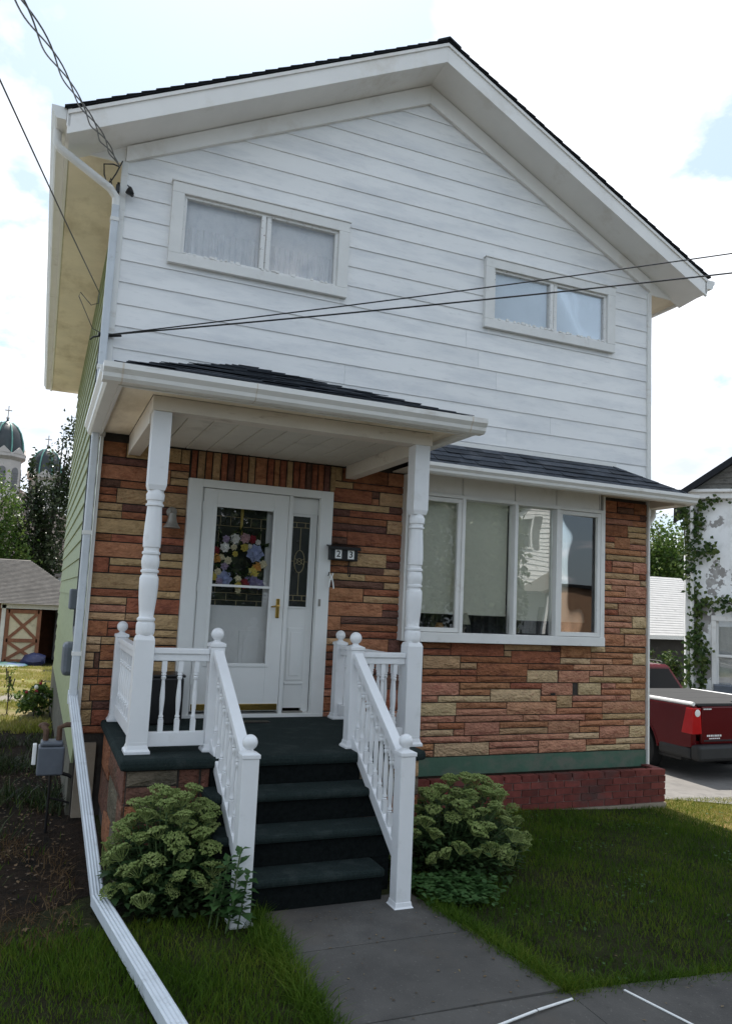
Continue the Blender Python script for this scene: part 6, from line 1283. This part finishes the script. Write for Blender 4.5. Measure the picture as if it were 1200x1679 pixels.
glass(0, 1, 0, 'rear_window', .06, .94, .10, .84); glass(3, 0, 0, 'side_window', .06, .48); glass(3, 0, 0, 'side_window', .53, .9); glass(1, 2, 0, 'side_window', .1, .48); glass(1, 2, 0, 'side_window', .53, .94); glass(2, 3, 0, 'windscreen', .06, .94, .08, .92)
m = MB(); m.box(tx+.75, tx+1.05, ty+2.02, ty+2.05, tz+1.44, tz+1.465); m.build('brake_light', M['tlens'], cabin)
m = MB()
for x_ in (.33, TWD-.33): m.tube([TV(x_, 2.1, 1.50), TV(x_, 2.15, 1.525), TV(x_, 3.2, 1.525), TV(x_, 3.25, 1.50)], .016, 6)
m.build('roof_rail', M['tblack'], cabin, smooth=True)

# ------------------------------------------------------------------ across the street (mirrored in the front window)
M['oppw'] = mk('white_clapboard', (.74, .74, .73), .6, .04, 2); M['shutter'] = mk('grey_shutter', (.12, .12, .125), .6)
op = thing('opposite_house', (20.5, -24, -.3), 'white clapboard house with dark shutters and gabled porch, mirrored in the front window', 'house')
m = MB(); ox0, ox1, oy = 19.0, 25.4, -22.5; wall_cells(m, ox0, ox1, -.5, 6.8, [(19.3, 20.1, 4.7, 6.1), (23.4, 24.2, 4.7, 6.1)], oy-.2, oy); m.box(ox0, ox0+.2, oy-9, oy-.2, -.5, 6.8); m.box(ox1-.2, ox1, oy-9, oy-.2, -.5, 6.8); m.box(ox0+.2, ox1-.2, oy-9, oy-8.8, -.5, 6.8); m.prism([(ox0, oy, 6.8), (ox1, oy, 6.8), ((ox0+ox1)/2, oy, 9.3)], (0, -.2, 0)); m.build('wall', M['oppw'], op)
for k in range(34):
    m = MB(); z_ = -.1+k*.2
    for a, b in (((ox0, ox1),) if not 4.5 < z_ < 6.1 else ((ox0, 19.28), (20.12, 23.38), (24.22, ox1))): m.prism([(a, oy+.03, z_), (b, oy+.03, z_), (b, oy+.004, z_+.19), (a, oy+.004, z_+.19)], (0, -.02, 0))
    m.build('clapboard', M['oppw'], op)
for wx in (19.3, 23.4):
    m = MB(); m.box(wx-.08, wx, oy, oy+.08, 4.7, 6.1); m.box(wx+.8, wx+.88, oy, oy+.08, 4.7, 6.1); m.box(wx-.08, wx+.88, oy, oy+.08, 6.1, 6.22); m.box(wx-.12, wx+.92, oy, oy+.1, 4.6, 4.7); m.box(wx, wx+.8, oy-.08, oy-.02, 5.38, 5.44); w_ = m.build('window', M['oppw'], op); m = MB(); m.box(wx, wx+.8, oy-.1, oy-.09, 4.7, 6.1); m.build('pane', M['leaded'], w_)
    for sx_ in (wx+.9,): m = MB(); m.box(sx_, sx_+.40, oy+.03, oy+.07, 4.65, 6.2); m.build('shutter', M['shutter'], op)
m = MB()
for s in (-1, 1): m.prism([((ox0+ox1)/2+s*3.7, oy+.5, 6.0), ((ox0+ox1)/2, oy+.5, 9.4), ((ox0+ox1)/2, oy+.5, 9.55), ((ox0+ox1)/2+s*3.7, oy+.5, 6.15)], (0, -10, 0))
m.build('roof', M['old_roof'], op)
m = MB(); c0 = 21.0
for s in (-1, 1): m.prism([(c0+s*1.7, oy+1.9, 2.55), (c0, oy+1.9, 3.55), (c0, oy+1.9, 3.68), (c0+s*1.7, oy+1.9, 2.68)], (0, -1.9, 0))
m.build('porch_roof', M['old_roof'], op)
m = MB(); m.prism([(c0-1.4, oy+1.8, 2.6), (c0-1.0, oy+1.8, 2.6), (c0-.6, oy+1.8, 2.95), (c0, oy+1.8, 3.1), (c0+.6, oy+1.8, 2.95), (c0+1.0, oy+1.8, 2.6), (c0+1.4, oy+1.8, 2.6), (c0, oy+1.8, 3.5)], (0, -.12, 0)); m.box(c0-1.35, c0-1.2, oy+1.6, oy+1.75, -.2, 2.6); m.box(c0+1.2, c0+1.35, oy+1.6, oy+1.75, -.2, 2.6); m.build('porch_front', M['oppw'], op)
m = MB(); m.box(c0-.5, c0+.5, oy+.02, oy+.06, -.1, 2.1); m.build('door', M['shutter'], op)
tree('broadleaf_tree', 'tree across the street mirrored in the leftmost pane of the front window', (13.0, -20, -.3), 10, [(0,0,4.2,1.5,2.2,4.2),(-.8,0,8.2,1.6,1.8,2.2)], 9000, .28, M['tleaf'], seed=21)
tree('broadleaf_tree', 'dense tree across the street mirrored in the second pane of the front window', (15.35, -18.5, -.3), 9, [(0,0,4.3,1.1,1.8,4.3)], 12000, .28, M['tleaf'], seed=22)
tree('broadleaf_tree', 'broad tree across the street mirrored in the storm door glass', (6.4, -19, -.3), 9, [(0,0,4.2,3.0,2.4,4.2)], 9000, .3, M['tleaf'], seed=23)
m = MB(); m.box(27.2, 36, -34, -26, -.5, 3.3); g_ = thing('opposite_garage', (31, -30, -.5), 'low tan brick garage across the street, mirrored in the rightmost pane', 'building'); o = m.build('wall', mk('tan_brick', (.36, .22, .14), .9, .15, 3)); o.parent = g_; o.location = o.location-g_.location
m = MB(); m.box(27.0, 36.2, -34.2, -25.8, 3.301, 3.5); m.build('roof', M['shingle_d'], g_)
